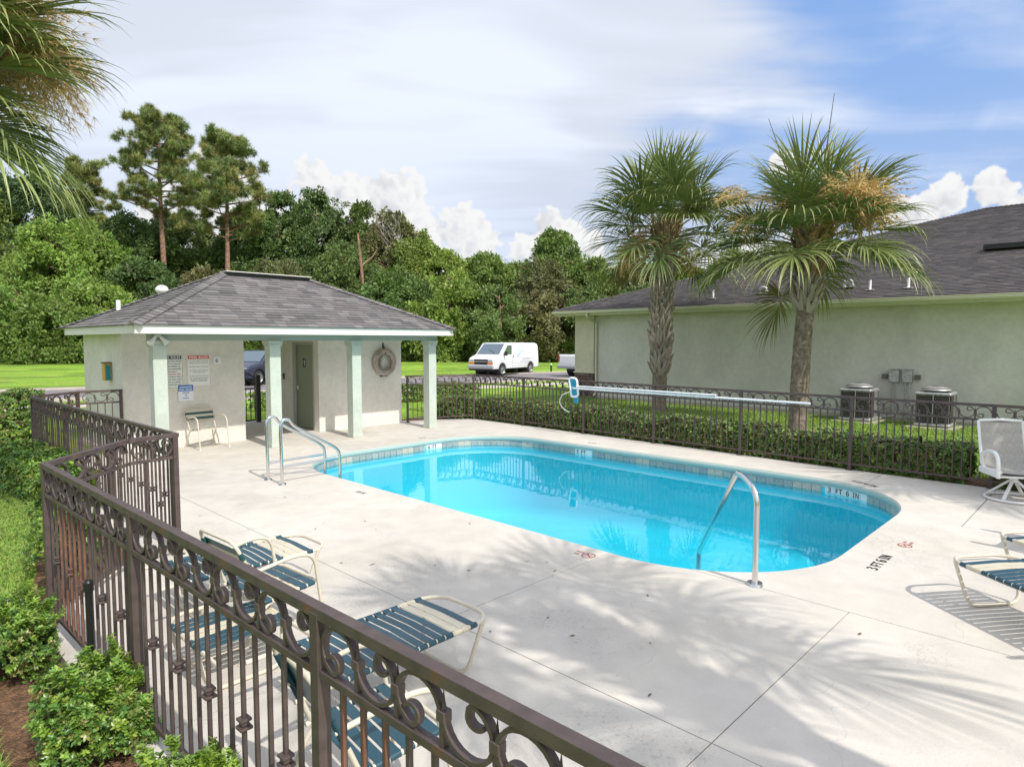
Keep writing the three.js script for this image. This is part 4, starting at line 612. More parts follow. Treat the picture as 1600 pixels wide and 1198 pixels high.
  decal.transparent = true; const emb = part('side_print', sw(-w / 2 - 0.004), decal, t); part('side_print', sw(w / 2 + 0.004), decal, t);
}
{ // white pickup, only its tail shows past the building
  const t = thing('pickup_truck', 'white pickup truck, only its tail showing past the corner of the sage building', 'pickup truck', [34.2, GY + 0.02, -24.9], Math.atan2(-0.15, 0.98));
  const ar = [[1.9, 0.42, 0.52], [-1.75, 0.42, 0.52]], w = 1.98;
  part('body', bodyFrom([[-2.85, 0.56], [-2.9, 0.7], [-2.88, 1.3], [-2.82, 1.38], [-0.5, 1.38], [-0.4, 1.42], [-0.25, 1.9], [0.1, 1.98], [0.9, 1.95], [1.5, 1.45], [2.7, 1.3], [2.85, 1.15], [2.88, 0.56]], ar, w, 0.06), M.carWhite, t);
  for (const s of [-1, 1]) { part('side_window', pane([[1.3, 1.44], [0.85, 1.86], [-0.1, 1.86], [-0.25, 1.44]], s * w / 2), M.carGlass, t); part('tail_lamp', rbox(0.14, 0.42, 0.14, -2.84, 1.1, s * 0.92, 0.04), M.redLamp, t); for (const [x] of ar) wheel(t, x, s * 0.86, 0.42, s); for (const x of [-1.75, 1.9]) part('wheel_well', cyl(0.5, 0.5, 0.6, 0, 0, 0, 20).rotateX(PI / 2).translate(x, 0.42, s * 0.62 - 0.3), M.black, t); }
  part('rear_bumper', rbox(0.2, 0.2, 1.9, -2.96, 0.6, 0, 0.05), M.bumper, t); part('tailgate', rbox(0.03, 0.5, 1.5, -2.9, 1.04, 0, 0.02), M.carWhite, t);
}
{ // dark blue car seen through the passage
  const t = thing('parked_car', 'dark blue car parked on the street, seen through the pool house passage', 'car', [15.35, GY + 0.02, -33.2], Math.atan2(-0.45, -0.9));
  const ar = [[1.4, 0.36, 0.45], [-1.4, 0.36, 0.45]], w = 1.86;
  part('body', bodyFrom([[-2.25, 0.36], [-2.3, 0.7], [-2.2, 1.1], [-1.9, 1.66], [-1.4, 1.76], [0.1, 1.76], [0.45, 1.68], [1.15, 1.16], [2.0, 1.02], [2.25, 0.85], [2.3, 0.6], [2.25, 0.36]], ar, w, 0.09), M.carNavy, t);
  part('windscreen', quadGeo([[V(1.16, 1.19, -0.78), V(1.16, 1.19, 0.78), V(0.48, 1.7, 0.66), V(0.48, 1.7, -0.66)]]), M.carGlass, t);
  for (const s of [-1, 1]) { part('side_window', pane([[0.95, 1.2], [0.42, 1.62], [-1.4, 1.66], [-1.75, 1.2]], s * w / 2), M.carGlass, t); const m = part('mirror', rbox(0.12, 0.18, 0.22, 0.9, 1.22, s * (w / 2 + 0.12), 0.05), M.carNavy, t); part('turn_lamp', rbox(0.03, 0.05, 0.14, 0.97, 1.22, s * (w / 2 + 0.12), 0.01), M.amber, m); part('headlight', rbox(0.16, 0.14, 0.4, 2.16, 0.82, s * 0.66, 0.05), M.lampClear, t); for (const [x] of ar) wheel(t, x, s * 0.82, 0.36, s); for (const x of [1.4, -1.4]) part('wheel_well', cyl(0.43, 0.43, 0.5, 0, 0, 0, 20).rotateX(PI / 2).translate(x, 0.36, s * 0.6 - 0.25), M.black, t); }
}

// ================= FURNITURE =================
const strapMat = { b: M.strapBlue, g: M.strapGreen, c: M.strapCream };
function straps(t, list, w, y0, step, sw, place) { // straps across, each wrapped round the two side tubes
  list.forEach((k, i) => {
    if (k === '.') return; const pts = []; const sag = 0.012;
    const g = join([rbox(sw, 0.004, w * 0.5, 0, 0.016, w * 0.25, 0.0015, 1).rotateX(0.03), rbox(sw, 0.004, w * 0.5, 0, 0.016, -w * 0.25, 0.0015, 1).rotateX(-0.03), ...[-1, 1].map((s) => { const c = new THREE.CylinderGeometry(0.0185, 0.0185, sw, 12); c.rotateZ(PI / 2); c.translate(0, 0, s * w / 2); return c; })]);
    const m = part('strap', g, strapMat[k], t); place(m, i, step);
  });
}
function lounge(label, pos, turn, len, list, opt = {}) { // local x runs from head to foot; foot end at x = 0
  const t = thing('strap_lounge', label, 'lounge chair', pos, turn, opt.group), w = 0.58, y = opt.y ?? 0.36, r = 0.0145;
  const loop = [V(-len, y, w / 2), V(-0.10, y, w / 2), V(0, y, w / 2 - 0.1), V(0, y, -w / 2 + 0.1), V(-0.10, y, -w / 2), V(-len, y, -w / 2)];
  part('frame', tubeR(loop, r, 0.07), M.tube, t);
  for (const x of [-0.2, -len + 0.3]) part('leg', tubeR([V(x + 0.1, y, w / 2), V(x, 0.016, w / 2 - 0.05), V(x, 0.016, -w / 2 + 0.05), V(x + 0.1, y, -w / 2)], r, 0.1), M.tube, t);
  straps(t, list, w, y, 0.068, 0.055, (m, i, s) => m.position.set(-0.19 - i * s, y, 0));
  if (opt.back) { const b = opt.back, hx = -len, c = Math.cos(b), s = Math.sin(b), L = 0.66, q = (k, z, o = 0) => V(hx - k * c - o * s, y + k * s - o * c, z); part('back_frame', tubeR([q(0, w / 2 - 0.035), q(L, w / 2 - 0.035), q(L, -w / 2 + 0.035), q(0, -w / 2 + 0.035)], r, 0.1), M.tube, t); straps(t, [...(opt.backList ?? 'bbccbbbb')], w - 0.07, y, 0.07, 0.055, (m, i, st) => { const p = q(0.07 + i * st, 0); m.position.copy(p); m.rotation.z = -b; }); }
  return t;
}
const pat = (s) => [...s];
lounge('strap lounge by the fence with its blue and cream foot end farthest from the camera', [2.93, 0, -5.40], 0, 1.4, pat('bcccbbbbbbbbbbbb'));
lounge('strap lounge beside the near fence, its foot end in the middle of the foreground', [2.93, 0, -3.29], 0, 1.42, pat('bccbbbbbbbbbbbb'));
lounge('strap lounge standing low along the near fence, seen only through its pickets', [1.72, 0, -4.7], PI / 2, 0.95, pat('bbbccbbb'), { y: 0.3 });
{ const d = Math.atan2(-0.79, 0.61); // foot direction (0.61, -0.79)
  lounge('strap lounge at the right edge casting a striped shadow, the nearer of the pair', [6.66, 0, -0.9], -d, 1.3, pat('bccbbbbbbccbbbb'), { back: 0.9 });
  lounge('strap lounge at the right edge, the farther one with only its corner in view', [7.78, 0, -0.72], -d, 1.3, pat('bccbbbbbbccbbbb'), { back: 0.9 }); }
function strapChair(label, pos, turn, backList, seatList, w = 0.56) { // faces local +z
  const t = thing('strap_armchair', label, 'armchair', pos, turn), r = 0.0135, h = w / 2;
  for (const s of [-1, 1]) { part('arm_frame', tubeR([V(s * (h + 0.03), 0, 0.3), V(s * (h + 0.03), 0.62, 0.22), V(s * (h + 0.03), 0.66, 0.08), V(s * h, 0.6, -0.28)], r, 0.1), M.tube, t); part('leg', tubeR([V(s * h, 0.4, 0.1), V(s * h, 0.36, -0.16), V(s * (h + 0.01), 0, -0.36)], r, 0.08), M.tube, t); part('foot_cap', [cyl(0.018, 0.018, 0.025, s * (h + 0.03), 0, 0.3, 10)], M.white, t); }
  part('back_frame', tubeR([V(-h, 0.38, -0.17), V(-h, 0.84, -0.36), V(h, 0.84, -0.36), V(h, 0.38, -0.17)], r, 0.1), M.tube, t);
  part('seat_frame', tubeR([V(-h, 0.37, -0.2), V(-h, 0.41, 0.27), V(h, 0.41, 0.27), V(h, 0.37, -0.2)], r, 0.09), M.tube, t);
  const turnIt = (g) => g; const q = new THREE.Group();
  const strapAt = (k, p, ax) => { const g = join([rbox(w, 0.004, 0.055, 0, 0.015, 0, 0.0015, 1), ...[-1, 1].map((s) => { const c = new THREE.CylinderGeometry(0.0175, 0.0175, 0.055, 12); c.rotateX(PI / 2); c.translate(s * h, 0, 0); return c; })]); const m = part('strap', g, strapMat[k], t); m.position.copy(p); m.rotation.x = ax; };
  const n = Math.atan2(0.46, 0.19);
  [...seatList].forEach((k, i) => { if (k !== '.') strapAt(k, V(0, 0.405 - i * 0.006, 0.2 - i * 0.068), -0.085); });
  [...backList].forEach((k, i) => { if (k !== '.') { const f = (0.78 - i * 0.105) ; strapAt(k, V(0, lerp(0.38, 0.84, f), lerp(-0.17, -0.36, f)), n); } });
  return t;
}
strapChair('cream framed strap armchair with dark green straps standing against the pool house wall', [5.12, 0, -13.69], 0.12, 'cgcg', 'gccgc', 0.55);
strapChair('strap armchair behind the near fence with its back beside the first lounge', [2.1, 0, -4.58], PI / 2 + 0.06, 'gcccg', 'bbcbbb', 0.56);
strapChair('strap armchair closest to the camera behind the fence pickets with broad blue seat straps', [1.62, 0, -2.5], PI / 2 - 0.1, 'bbbbb', 'bbbbbb', 0.5);
function slingChair(label, pos, turn, swivel) { // white cast frame with a pale sling, faces local +z
  const t = thing('sling_chair', label, 'patio chair', pos, turn), h = 0.27;
  const prof = [[0.26, 0.415], [0.2, 0.43], [0.0, 0.405], [-0.18, 0.4], [-0.25, 0.44], [-0.31, 0.6], [-0.37, 0.8], [-0.42, 1.0], [-0.43, 1.05]], pos3 = [], idx = [];
  prof.forEach(([z, y], i) => { for (let k = 0; k <= 8; k++) { const u = k / 8 * 2 - 1; pos3.push(u * h, y - (1 - u * u) * 0.02, z - (1 - u * u) * 0.015); } }); for (let i = 0; i < prof.length - 1; i++) for (let k = 0; k < 8; k++) { const a = i * 9 + k; idx.push(a, a + 1, a + 9, a + 1, a + 10, a + 9); }
  const g = new THREE.BufferGeometry(); g.setAttribute('position', new THREE.Float32BufferAttribute(pos3, 3)); g.setIndex(idx); g.computeVertexNormals(); part('sling', metric(g), M.sling, t);
  for (const s of [-1, 1]) {
    part('side_rail', pipe(prof.map(([z, y]) => V(s * (h + 0.01), y, z)), 0.02, 8), M.white, t);
    part('arm', pipe(roundPath([V(s * (h + 0.05), 0.34, 0.28), V(s * (h + 0.055), 0.65, 0.27), V(s * (h + 0.055), 0.69, 0.05), V(s * (h + 0.05), 0.6, -0.2), V(s * (h + 0.02), 0.45, -0.24)], 0.14, 6), 0.026, 8).scale(1.0, 1, 1), M.white, t);
    part('seat_side', rbox(0.03, 0.09, 0.54, s * (h + 0.04), 0.38, 0.02, 0.012), M.white, t);
    if (!swivel) for (const z of [0.27, -0.26]) part('leg', bar(V(s * (h + 0.05), 0.36, z), V(s * (h + 0.08), 0, z * 1.15), 0.05, 0.03, 0.008), M.white, t);
  }
  part('back_rail', pipe([V(-h, 1.05, -0.43), V(0, 1.065, -0.435), V(h, 1.05, -0.43)], 0.02, 8), M.white, t);
  part('cross_bar', [rbox(h * 2, 0.03, 0.05, 0, 0.35, 0.2, 0.01), rbox(h * 2, 0.03, 0.05, 0, 0.35, -0.16, 0.01)], M.white, t);
  if (swivel) { const rg = new THREE.TorusGeometry(0.32, 0.021, 10, 48); rg.rotateX(PI / 2); rg.scale(1, 0.8, 1); rg.translate(0, 0.022, 0); part('ring_base', rg, M.white, t); for (let k = 0; k < 4; k++) { const a = PI / 4 + k * PI / 2; part('spoke', bar(V(Math.cos(a) * 0.04, 0.27, Math.sin(a) * 0.04), V(Math.cos(a) * 0.31, 0.035, Math.sin(a) * 0.31), 0.04, 0.03, 0.008), M.white, t); } part('pivot', [cyl(0.05, 0.045, 0.1, 0, 0.25, 0, 16), rbox(0.34, 0.02, 0.3, 0, 0.345, 0, 0.005)], M.white, t); }
  return t;
}
slingChair('white swivel chair with a pale grey sling and a ring base by the far fence', [11.16, 0, -1.12], -PI / 2 + 0.55, true);
slingChair('white patio chair of which only a front leg shows at the right edge', [8.75, 0, -0.33], PI, false);
// small marker lights and stakes in the beds
function bollard(label, x, z, h, y0 = GY) { const t = thing('path_light', label, 'path light', [x, y0, z]); part('stem', [cyl(0.019, 0.019, h - 0.05, 0, 0, 0, 12)], M.black, t); part('cap', [cyl(0.026, 0.026, 0.05, 0, h - 0.06, 0, 14), cyl(0.026, 0.02, 0.012, 0, h - 0.01, 0, 14)], M.black, t); }
bollard('slim black path light standing in the shrubs against the rusted near fence', 0.90, -4.22, 0.91);
bollard('slim black path light behind the angled fence corner', 1.36, -7.25, 0.62);
{ const t = thing('path_light', 'black path light on an orange stake in the hedge beyond the far fence', 'path light', [12.3, GY, -2.48]); part('stem', [cyl(0.014, 0.014, 0.5, 0, 0, 0, 8)], M.yellow, t); part('cap', [cyl(0.025, 0.025, 0.2, 0, 0.5, 0, 10)], M.black, t); }
{ const t = thing('marker_post', 'tiny dark marker post with white top on the far lawn', 'marker post', [34.4, GY, -29.4]); part('post', [cyl(0.06, 0.06, 0.55, 0, 0, 0, 8)], M.black, t); part('cap', [cyl(0.06, 0.05, 0.12, 0, 0.55, 0, 8)], M.white, t); }
// litter on the deck: a few dead leaves
{ const r = mulberry(12), s = new THREE.Shape(); s.moveTo(-0.03, 0); s.quadraticCurveTo(0, 0.018, 0.035, 0); s.quadraticCurveTo(0, -0.018, -0.03, 0); const g = new THREE.ShapeGeometry(s, 5); g.rotateX(-PI / 2); const p = g.attributes.position; for (let i = 0; i < p.count; i++) p.setY(i, Math.abs(p.getZ(i)) * 0.5 + p.getX(i) ** 2 * 4); g.computeVertexNormals(); const list = []; for (let i = 0; i < 34; i++) { let x = 1.6 + r() * 10, z = -9 + r() * 9.2; if (x > 5.2 && x < 11.05 && z < -1.7) { x = 3 + r() * 2.2; } list.push({ p: V(x, 0.002, z), e: [0, r() * 6.3, 0], s: V(0.3 + r() * 0.8, 0.6, 0.3 + r() * 0.9), c: [0.12 + r() * 0.1, 0.11 + r() * 0.05, 0.06] }); } const m = scatter('fallen_leaves', g, std({ roughness: 1, side: THREE.DoubleSide }), list, scene); tag(m, 'few small dry leaves scattered over the pale pool deck', 'leaves'); }

const N3 = new ImprovedNoise();
// ================= PLANTS =================
function leafGeo(L, w, fold = 0.25, bend = 0.15) { // one leaf along +x, folded on its midrib
  const pos = [], P = [[0, 0, 0], [L * 0.35, 0, w], [L * 0.4, -fold * w, 0], [L * 0.35, 0, -w], [L * 0.72, -bend * L * 0.5, w * 0.72], [L * 0.75, -bend * L * 0.5 - fold * w, 0], [L * 0.72, -bend * L * 0.5, -w * 0.72], [L, -bend * L, 0]];
  for (const i of [0, 2, 1, 0, 3, 2, 1, 2, 5, 1, 5, 4, 2, 3, 6, 2, 6, 5, 4, 5, 7, 5, 6, 7]) pos.push(...P[i]);
  const g = new THREE.BufferGeometry(); g.setAttribute('position', new THREE.Float32BufferAttribute(pos, 3)); g.computeVertexNormals(); return metric(g);
}
function sprig(n, L, w, seed, len = 0.06) { const r = mulberry(seed), gs = []; for (let i = 0; i < n; i++) { const g = leafGeo(L * (0.75 + r() * 0.5), w * (0.8 + r() * 0.4)); g.rotateX((r() - 0.5) * 1.2); g.rotateZ(0.15 + r() * 0.8); g.rotateY(i * 2.4 + r()); g.translate(0, len * i / n, 0); gs.push(g); } return mergeGeometries(gs); }
const greens = { box: [[0.17, 0.31, 0.045], [0.11, 0.23, 0.038], [0.07, 0.16, 0.03], [0.26, 0.39, 0.055], [0.15, 0.25, 0.04], [0.28, 0.3, 0.08]], bright: [[0.18, 0.34, 0.04], [0.12, 0.26, 0.035], [0.25, 0.38, 0.045], [0.08, 0.18, 0.03], [0.30, 0.36, 0.06]], hedge: [[0.160, 0.274, 0.050], [0.103, 0.199, 0.037], [0.217, 0.331, 0.055], [0.262, 0.296, 0.077], [0.114, 0.194, 0.039], [0.097, 0.194, 0.033], [0.171, 0.148, 0.055]] };
const pick = (r, a) => a[r() * a.length | 0], jitter = (r, c, k = 0.25) => { const f = 1 - k + 2 * k * r(); return [c[0] * f * (0.9 + 0.2 * r()), c[1] * f, c[2] * f]; };
const dirQ = (d, spin) => new THREE.Quaternion().setFromUnitVectors(UP, d.clone().normalize()).multiply(new THREE.Quaternion().setFromAxisAngle(UP, spin));
const sprigs = [0, 1, 2].map((k) => sprig(11, 0.029, 0.0088, 500 + k, 0.06));
const hedgeSprigs = [0, 1].map((k) => sprig(9, 0.046, 0.0135, 520 + k, 0.075));
function shrub(label, x, z, rx, h, rz, n, pal, seed, name = 'shrub', cat = 'shrub') {
  const r = mulberry(seed), t = thing(name, label, cat, [x, GY, z]), lists = [[], [], []], tw = [];
  const lobes = []; for (let i = 0; i < 14; i++) { const a = r() * 6.3, q = 0.25 + Math.sqrt(r()) * 0.6; lobes.push([Math.cos(a) * q * rx, h * (0.25 + r() * 0.55), Math.sin(a) * q * rz, 0.2 + r() * 0.26]); }
  const shoots = []; for (let i = 0; i < 46; i++) { const l = pick(r, lobes), d = V(r() * 2 - 1, 0.5 + r() * 1.1, r() * 2 - 1).normalize(); shoots.push([V(l[0] + d.x * l[3] * rx, l[1] + d.y * l[3] * h, l[2] + d.z * l[3] * rz), d, 0.05 + r() * 0.1]); }
  for (let i = 0; i < n; i++) {
    if (i % 9 === 0) { const s = pick(r, shoots), p = s[0].clone().addScaledVector(s[1], s[2] * r()).add(V((r() - 0.5) * 0.03, (r() - 0.5) * 0.03, (r() - 0.5) * 0.03)); if (p.y > 0.05) lists[i % 3].push({ p, q: dirQ(s[1].clone().add(V((r() - 0.5) * 0.8, 0.3, (r() - 0.5) * 0.8)), r() * 6.3), s: 0.45 + r() * 0.6, c: jitter(r, pal[r() < 0.6 ? 3 : 0]) }); continue; }
    const l = pick(r, lobes), d = V(r() * 2 - 1, r() * 2 - 0.75, r() * 2 - 1).normalize(), k = 0.45 + 0.65 * Math.sqrt(r()), p = V(l[0] + d.x * l[3] * rx * 1.3 * k, l[1] + d.y * l[3] * h * 1.05 * k, l[2] + d.z * l[3] * rz * 1.3 * k);
    if (p.y < 0.03 || N3.noise(p.x * 9 + seed, p.y * 9, p.z * 9) < -0.16) continue;
    lists[i % 3].push({ p, q: dirQ(d.add(V((r() - 0.5) * 1.1, 0.5, (r() - 0.5) * 1.1)), r() * 6.3), s: 0.4 + r() * r() * 0.75, c: r() < 0.012 ? [0.4, 0.24, 0.08] : jitter(r, pick(r, pal)) });
  }
  for (let i = 0; i < 44; i++) { const a = r() * 6.3, e = V(Math.cos(a) * rx * r(), h * (0.5 + 0.5 * r()), Math.sin(a) * rz * 0.8 * r()); tw.push(pipe([V((r() - 0.5) * 0.08, 0, (r() - 0.5) * 0.08), V(e.x * 0.45, e.y * 0.45, e.z * 0.45).add(V((r() - 0.5) * 0.05, 0, (r() - 0.5) * 0.05)), e], [0.008, 0.005, 0.002], 5)); }
  part('stems', tw, M.twig, t); lists.forEach((l, k) => scatter('leaves', sprigs[k], M.leafGloss, l, t)); return t;
}
shrub('bright green shrub in front of the near fence, roundest of the foreground shrubs', 0.84, -3.97, 0.24, 0.45, 0.27, 7600, greens.box, 601);
shrub('green shrub at the bottom edge in front of the near fence pickets', 0.93, -2.72, 0.23, 0.43, 0.31, 6200, greens.box, 602);
shrub('broad low shrub at the left edge beside the rusted fence part', 0.68, -5.55, 0.22, 0.38, 0.42, 6600, greens.box, 603);
shrub('small shrub growing behind the angled fence corner', 1.42, -7.45, 0.3, 0.55, 0.3, 2000, greens.box, 605);
function hedge(label, pts, w, h, dens, pal, seed, y0 = GY) { // clipped hedge along a line of points
  const r = mulberry(seed), t = thing('clipped_hedge', label, 'hedge', [pts[0][0], y0, pts[0][1]]), P = pts.map(([x, z]) => V(x - pts[0][0], 0, z - pts[0][1])), lists = [[], []], core = [], st = [];
  for (let i = 0; i < P.length - 1; i++) {
    const a = P[i], b = P[i + 1], L = a.distanceTo(b), d = b.clone().sub(a).normalize(), s = V(-d.z, 0, d.x), n = L * dens | 0;
    for (let k = 0; k < n; k++) {
      const u = -w * 0.4 + r() * (L + w * 0.8), side = r(), wob = 1 + 0.16 * (fbm(u * 1.3 + i * 9, seed, 3, seed) - 0.5) * 2, hh = h * (1 + 0.2 * (fbm(u * 1.6 + i * 5, seed + 3, 3, seed + 1) - 0.5) * 2);
      let x, y, o; const dep = Math.pow(r(), 2) * 0.16;
      if (side < 0.42) { x = (r() * 2 - 1) * w / 2; y = hh - dep; o = V(0, 1, 0); } else { const q = side < 0.71 ? 1 : -1; x = q * (w / 2 * wob - dep); y = 0.04 + r() * (hh - 0.04); o = s.clone().multiplyScalar(q).add(V(0, 0.25, 0)); }
      const p = a.clone().addScaledVector(d, u).addScaledVector(s, x).setY(y);
      lists[k % 2].push({ p, q: dirQ(o.add(V((r() - 0.5) * 1.3, (r() - 0.2) * 0.9, (r() - 0.5) * 1.3)), r() * 6.3), s: 0.75 + r() * 0.7, c: jitter(r, pick(r, pal), 0.3) });
    }
    for (let k = 0; k < L * 7; k++) { const p = a.clone().addScaledVector(d, r() * L).addScaledVector(s, (r() - 0.5) * w * 0.6); for (let j = 0; j < 3; j++) st.push(pipe([p.clone(), p.clone().add(V((r() - 0.5) * 0.2, h * 0.5, (r() - 0.5) * 0.2)), p.clone().add(V((r() - 0.5) * 0.5 * w, h * (0.75 + 0.15 * r()), (r() - 0.5) * 0.5 * w))], [0.009, 0.006, 0.003], 4, false)); }
  }
  part('stems', mergeGeometries(st), M.twig, t).userData.kind = 'stuff'; lists.forEach((l, k) => scatter('leaves', hedgeSprigs[k], M.foliage, l, t)); return t;
}
hedge('long clipped hedge growing behind the far pool fence', [[12.1, -14.6], [12.75, -13.6], [12.75, -11.5], [12.45, -5.2], [12.25, -2.05]], 0.62, 0.53, 2500, greens.hedge, 701);
hedge('short end of clipped hedge behind the white swivel chair', [[12.2, -1.2], [12.1, 1.6]], 0.56, 0.48, 2100, greens.hedge, 702);
hedge('clipped hedge outside the left fence, yellow green on top', [[1.88, -12.5], [1.94, -11.4], [1.94, -10.0]], 0.5, 0.54, 2600, greens.bright, 703);
hedge('tall dark hedge far left beyond the fence corner', [[2.6, -17.2], [-3.4, -18.6]], 0.9, 1.08, 1300, greens.hedge, 704);
hedge('hedge along the pavement behind the pool house', [[9.2, -20.2], [17.2, -19.0]], 0.7, 0.55, 500, greens.hedge, 705);

// grass blades where the lawn is close enough to show them
{ const g = (() => { const r = mulberry(71), pos = []; for (let i = 0; i < 7; i++) { const a = r() * 6.3, x = (r() - 0.5) * 0.06, z = (r() - 0.5) * 0.06, h = 0.03 + r() * 0.035, w = 0.0028, lx = Math.cos(a) * h * 0.7, lz = Math.sin(a) * h * 0.7, nx = -Math.sin(a) * w, nz = Math.cos(a) * w; pos.push(x - nx, 0, z - nz, x + nx, 0, z + nz, x + lx * 0.4 + nx * 0.8, h * 0.7, z + lz * 0.4 + nz * 0.8, x - nx, 0, z - nz, x + lx * 0.4 + nx * 0.8, h * 0.7, z + lz * 0.4 + nz * 0.8, x + lx * 0.4 - nx * 0.8, h * 0.7, z + lz * 0.4 - nz * 0.8, x + lx * 0.4 - nx * 0.8, h * 0.7, z + lz * 0.4 - nz * 0.8, x + lx * 0.4 + nx * 0.8, h * 0.7, z + lz * 0.4 + nz * 0.8, x + lx, h, z + lz); } const q = new THREE.BufferGeometry(); q.setAttribute('position', new THREE.Float32BufferAttribute(pos, 3)); q.computeVertexNormals(); return metric(q); })();
  const r = mulberry(72), list = [];
  const add = (n, f, s) => { for (let i = 0; i < n; i++) { const [x, z] = f(); if (fbm(x * 1.7, z * 1.7, 3, 74) < 0.36 && r() < 0.6) continue; list.push({ p: V(x, GY, z), e: [0, r() * 6.3, 0], s: s * (0.7 + r() * 0.8), c: jitter(r, pick(r, [[0.29, 0.44, 0.06], [0.22, 0.37, 0.05], [0.37, 0.45, 0.11], [0.25, 0.41, 0.06]])) }); } };
  add(64000, () => { const z = -2.5 - r() * 12, e = z > -5.3 ? 0.45 : lerp(0.5, 1.62, clamp((-5.3 - z) / 4.2)); return [e - Math.pow(r(), 1.4) * 3.2, z]; }, 1);
  add(46000, () => [12.7 + r() * 7.3, -17 + r() * 17], 1.5);
  const m = scatter('grass', g, M.foliage, list, scene); tag(m, 'short bright green grass blades of the near lawns', 'grass');
}

// ---------- cabbage palms ----------
function frondGeo(elev, Lp, Lb, droop, dry, seed) {
  const r = mulberry(seed), pos = [], colr = [], tri = (a, b, c, k, l, m) => { pos.push(a.x, a.y, a.z, b.x, b.y, b.z, c.x, c.y, c.z); colr.push(...k, ...(l ?? k), ...(m ?? k)); };
  // petiole bends under its own weight
  const pet = [V(0, 0, 0)], n = 7; let e = elev; for (let i = 0; i < n; i++) { const s = Lp / n; pet.push(pet[i].clone().add(V(Math.cos(e) * s, Math.sin(e) * s, 0))); e -= rad(4 + 13 * droop) / n * (0.4 + i / n * 1.2); }
  const stalk = lerp3([0.20, 0.24, 0.07], [0.30, 0.2, 0.09], dry), g0 = paint(pipe(pet, pet.map((_, i) => lerp(0.024, 0.011, i / n)), 5), ...stalk);
  const T = V(Math.cos(e), Math.sin(e), 0), S = V(0, 0, 1), N = V(-Math.sin(e), Math.cos(e), 0), tip = pet[n], segs = 46;
  const base = jitter(r, lerp3([0.17, 0.222, 0.062], [0.36, 0.27, 0.13], dry), 0.18), pale = lerp3([0.44, 0.46, 0.16], [0.46, 0.34, 0.18], dry);
  for (let i = 0; i < segs; i++) {
    const th = (i / (segs - 1) * 2 - 1) * rad(128), c = Math.cos(th), s = Math.sin(th), L = Lb * (0.74 + 0.26 * (c * 0.5 + 0.5)) * (0.92 + r() * 0.14), along = 0.34 * Lb * Math.max(0, c) ** 1.2;
    let p = tip.clone().addScaledVector(T, along * 0.8).addScaledVector(N, -0.2 * along * along), d = T.clone().multiplyScalar(c).addScaledVector(S, s).addScaledVector(N, 0.3 * Math.abs(s) - 0.05).add(V((r() - 0.5) * 0.16, (r() - 0.5) * 0.16, (r() - 0.5) * 0.16)).normalize();
    const K = 8, dth = rad(256) / segs, dr = droop * (0.45 + 1.35 * r() * r() + 0.25 * r()), w0 = 0.006, kk = jitter(r, base, 0.16); let prev = null;
    for (let k = 0; k <= K; k++) {
      const t = k / K, rr = t * L, w = t < 0.36 ? Math.min(w0 + rr * Math.tan(dth / 2) * 0.99, 0.031) : Math.min(0.031, w0 + 0.36 * L * Math.tan(dth / 2)) * (1 - (t - 0.36) / 0.65), side = d.clone().cross(N).normalize();
      const up = side.clone().cross(d).normalize(), A = p.clone().addScaledVector(side, w), B = p.clone().addScaledVector(up, -w * 0.55), C = p.clone().addScaledVector(side, -w), q = lerp3(kk, pale, sstep(0.5, 1, t) * (0.35 + 0.5 * r()));
      if (prev) { tri(prev[0], prev[1], B, prev[3], prev[3], q); tri(prev[0], B, A, prev[3], q, q); tri(prev[1], prev[2], C, prev[3], prev[3], q); tri(prev[1], C, B, prev[3], q, q); }
      prev = [A, B, C, q]; p = p.clone().addScaledVector(d, L / K); d = d.clone().add(V(0, -dr * (0.02 + 0.62 * t * t), 0)).normalize();
    }
  }
  const g = new THREE.BufferGeometry(); g.setAttribute('position', new THREE.Float32BufferAttribute(pos, 3)); g.setAttribute('color', new THREE.Float32BufferAttribute(colr, 3)); g.computeVertexNormals();
  return mergeGeometries([metric(g), g0]);
}
function lerp3(a, b, t) { return [lerp(a[0], b[0], t), lerp(a[1], b[1], t), lerp(a[2], b[2], t)]; }
const FR = []; // fronds by elevation class: upright, spreading, level, hanging, dead
[[80, 0.45], [62, 0.75], [44, 1.05], [27, 1.35], [10, 1.6], [-8, 1.7], [-34, 1.3]].forEach(([el, dr], i) => { FR.push([0, 1, 2].map((k) => frondGeo(rad(el + (k - 1) * 6), 1.02 + 0.2 * (k % 2), 1.16 + 0.1 * k, dr * (0.85 + 0.15 * k), i === 6 ? 0.55 : i === 5 && k === 2 ? 0.25 : 0.04 * k, 800 + i * 7 + k))); });
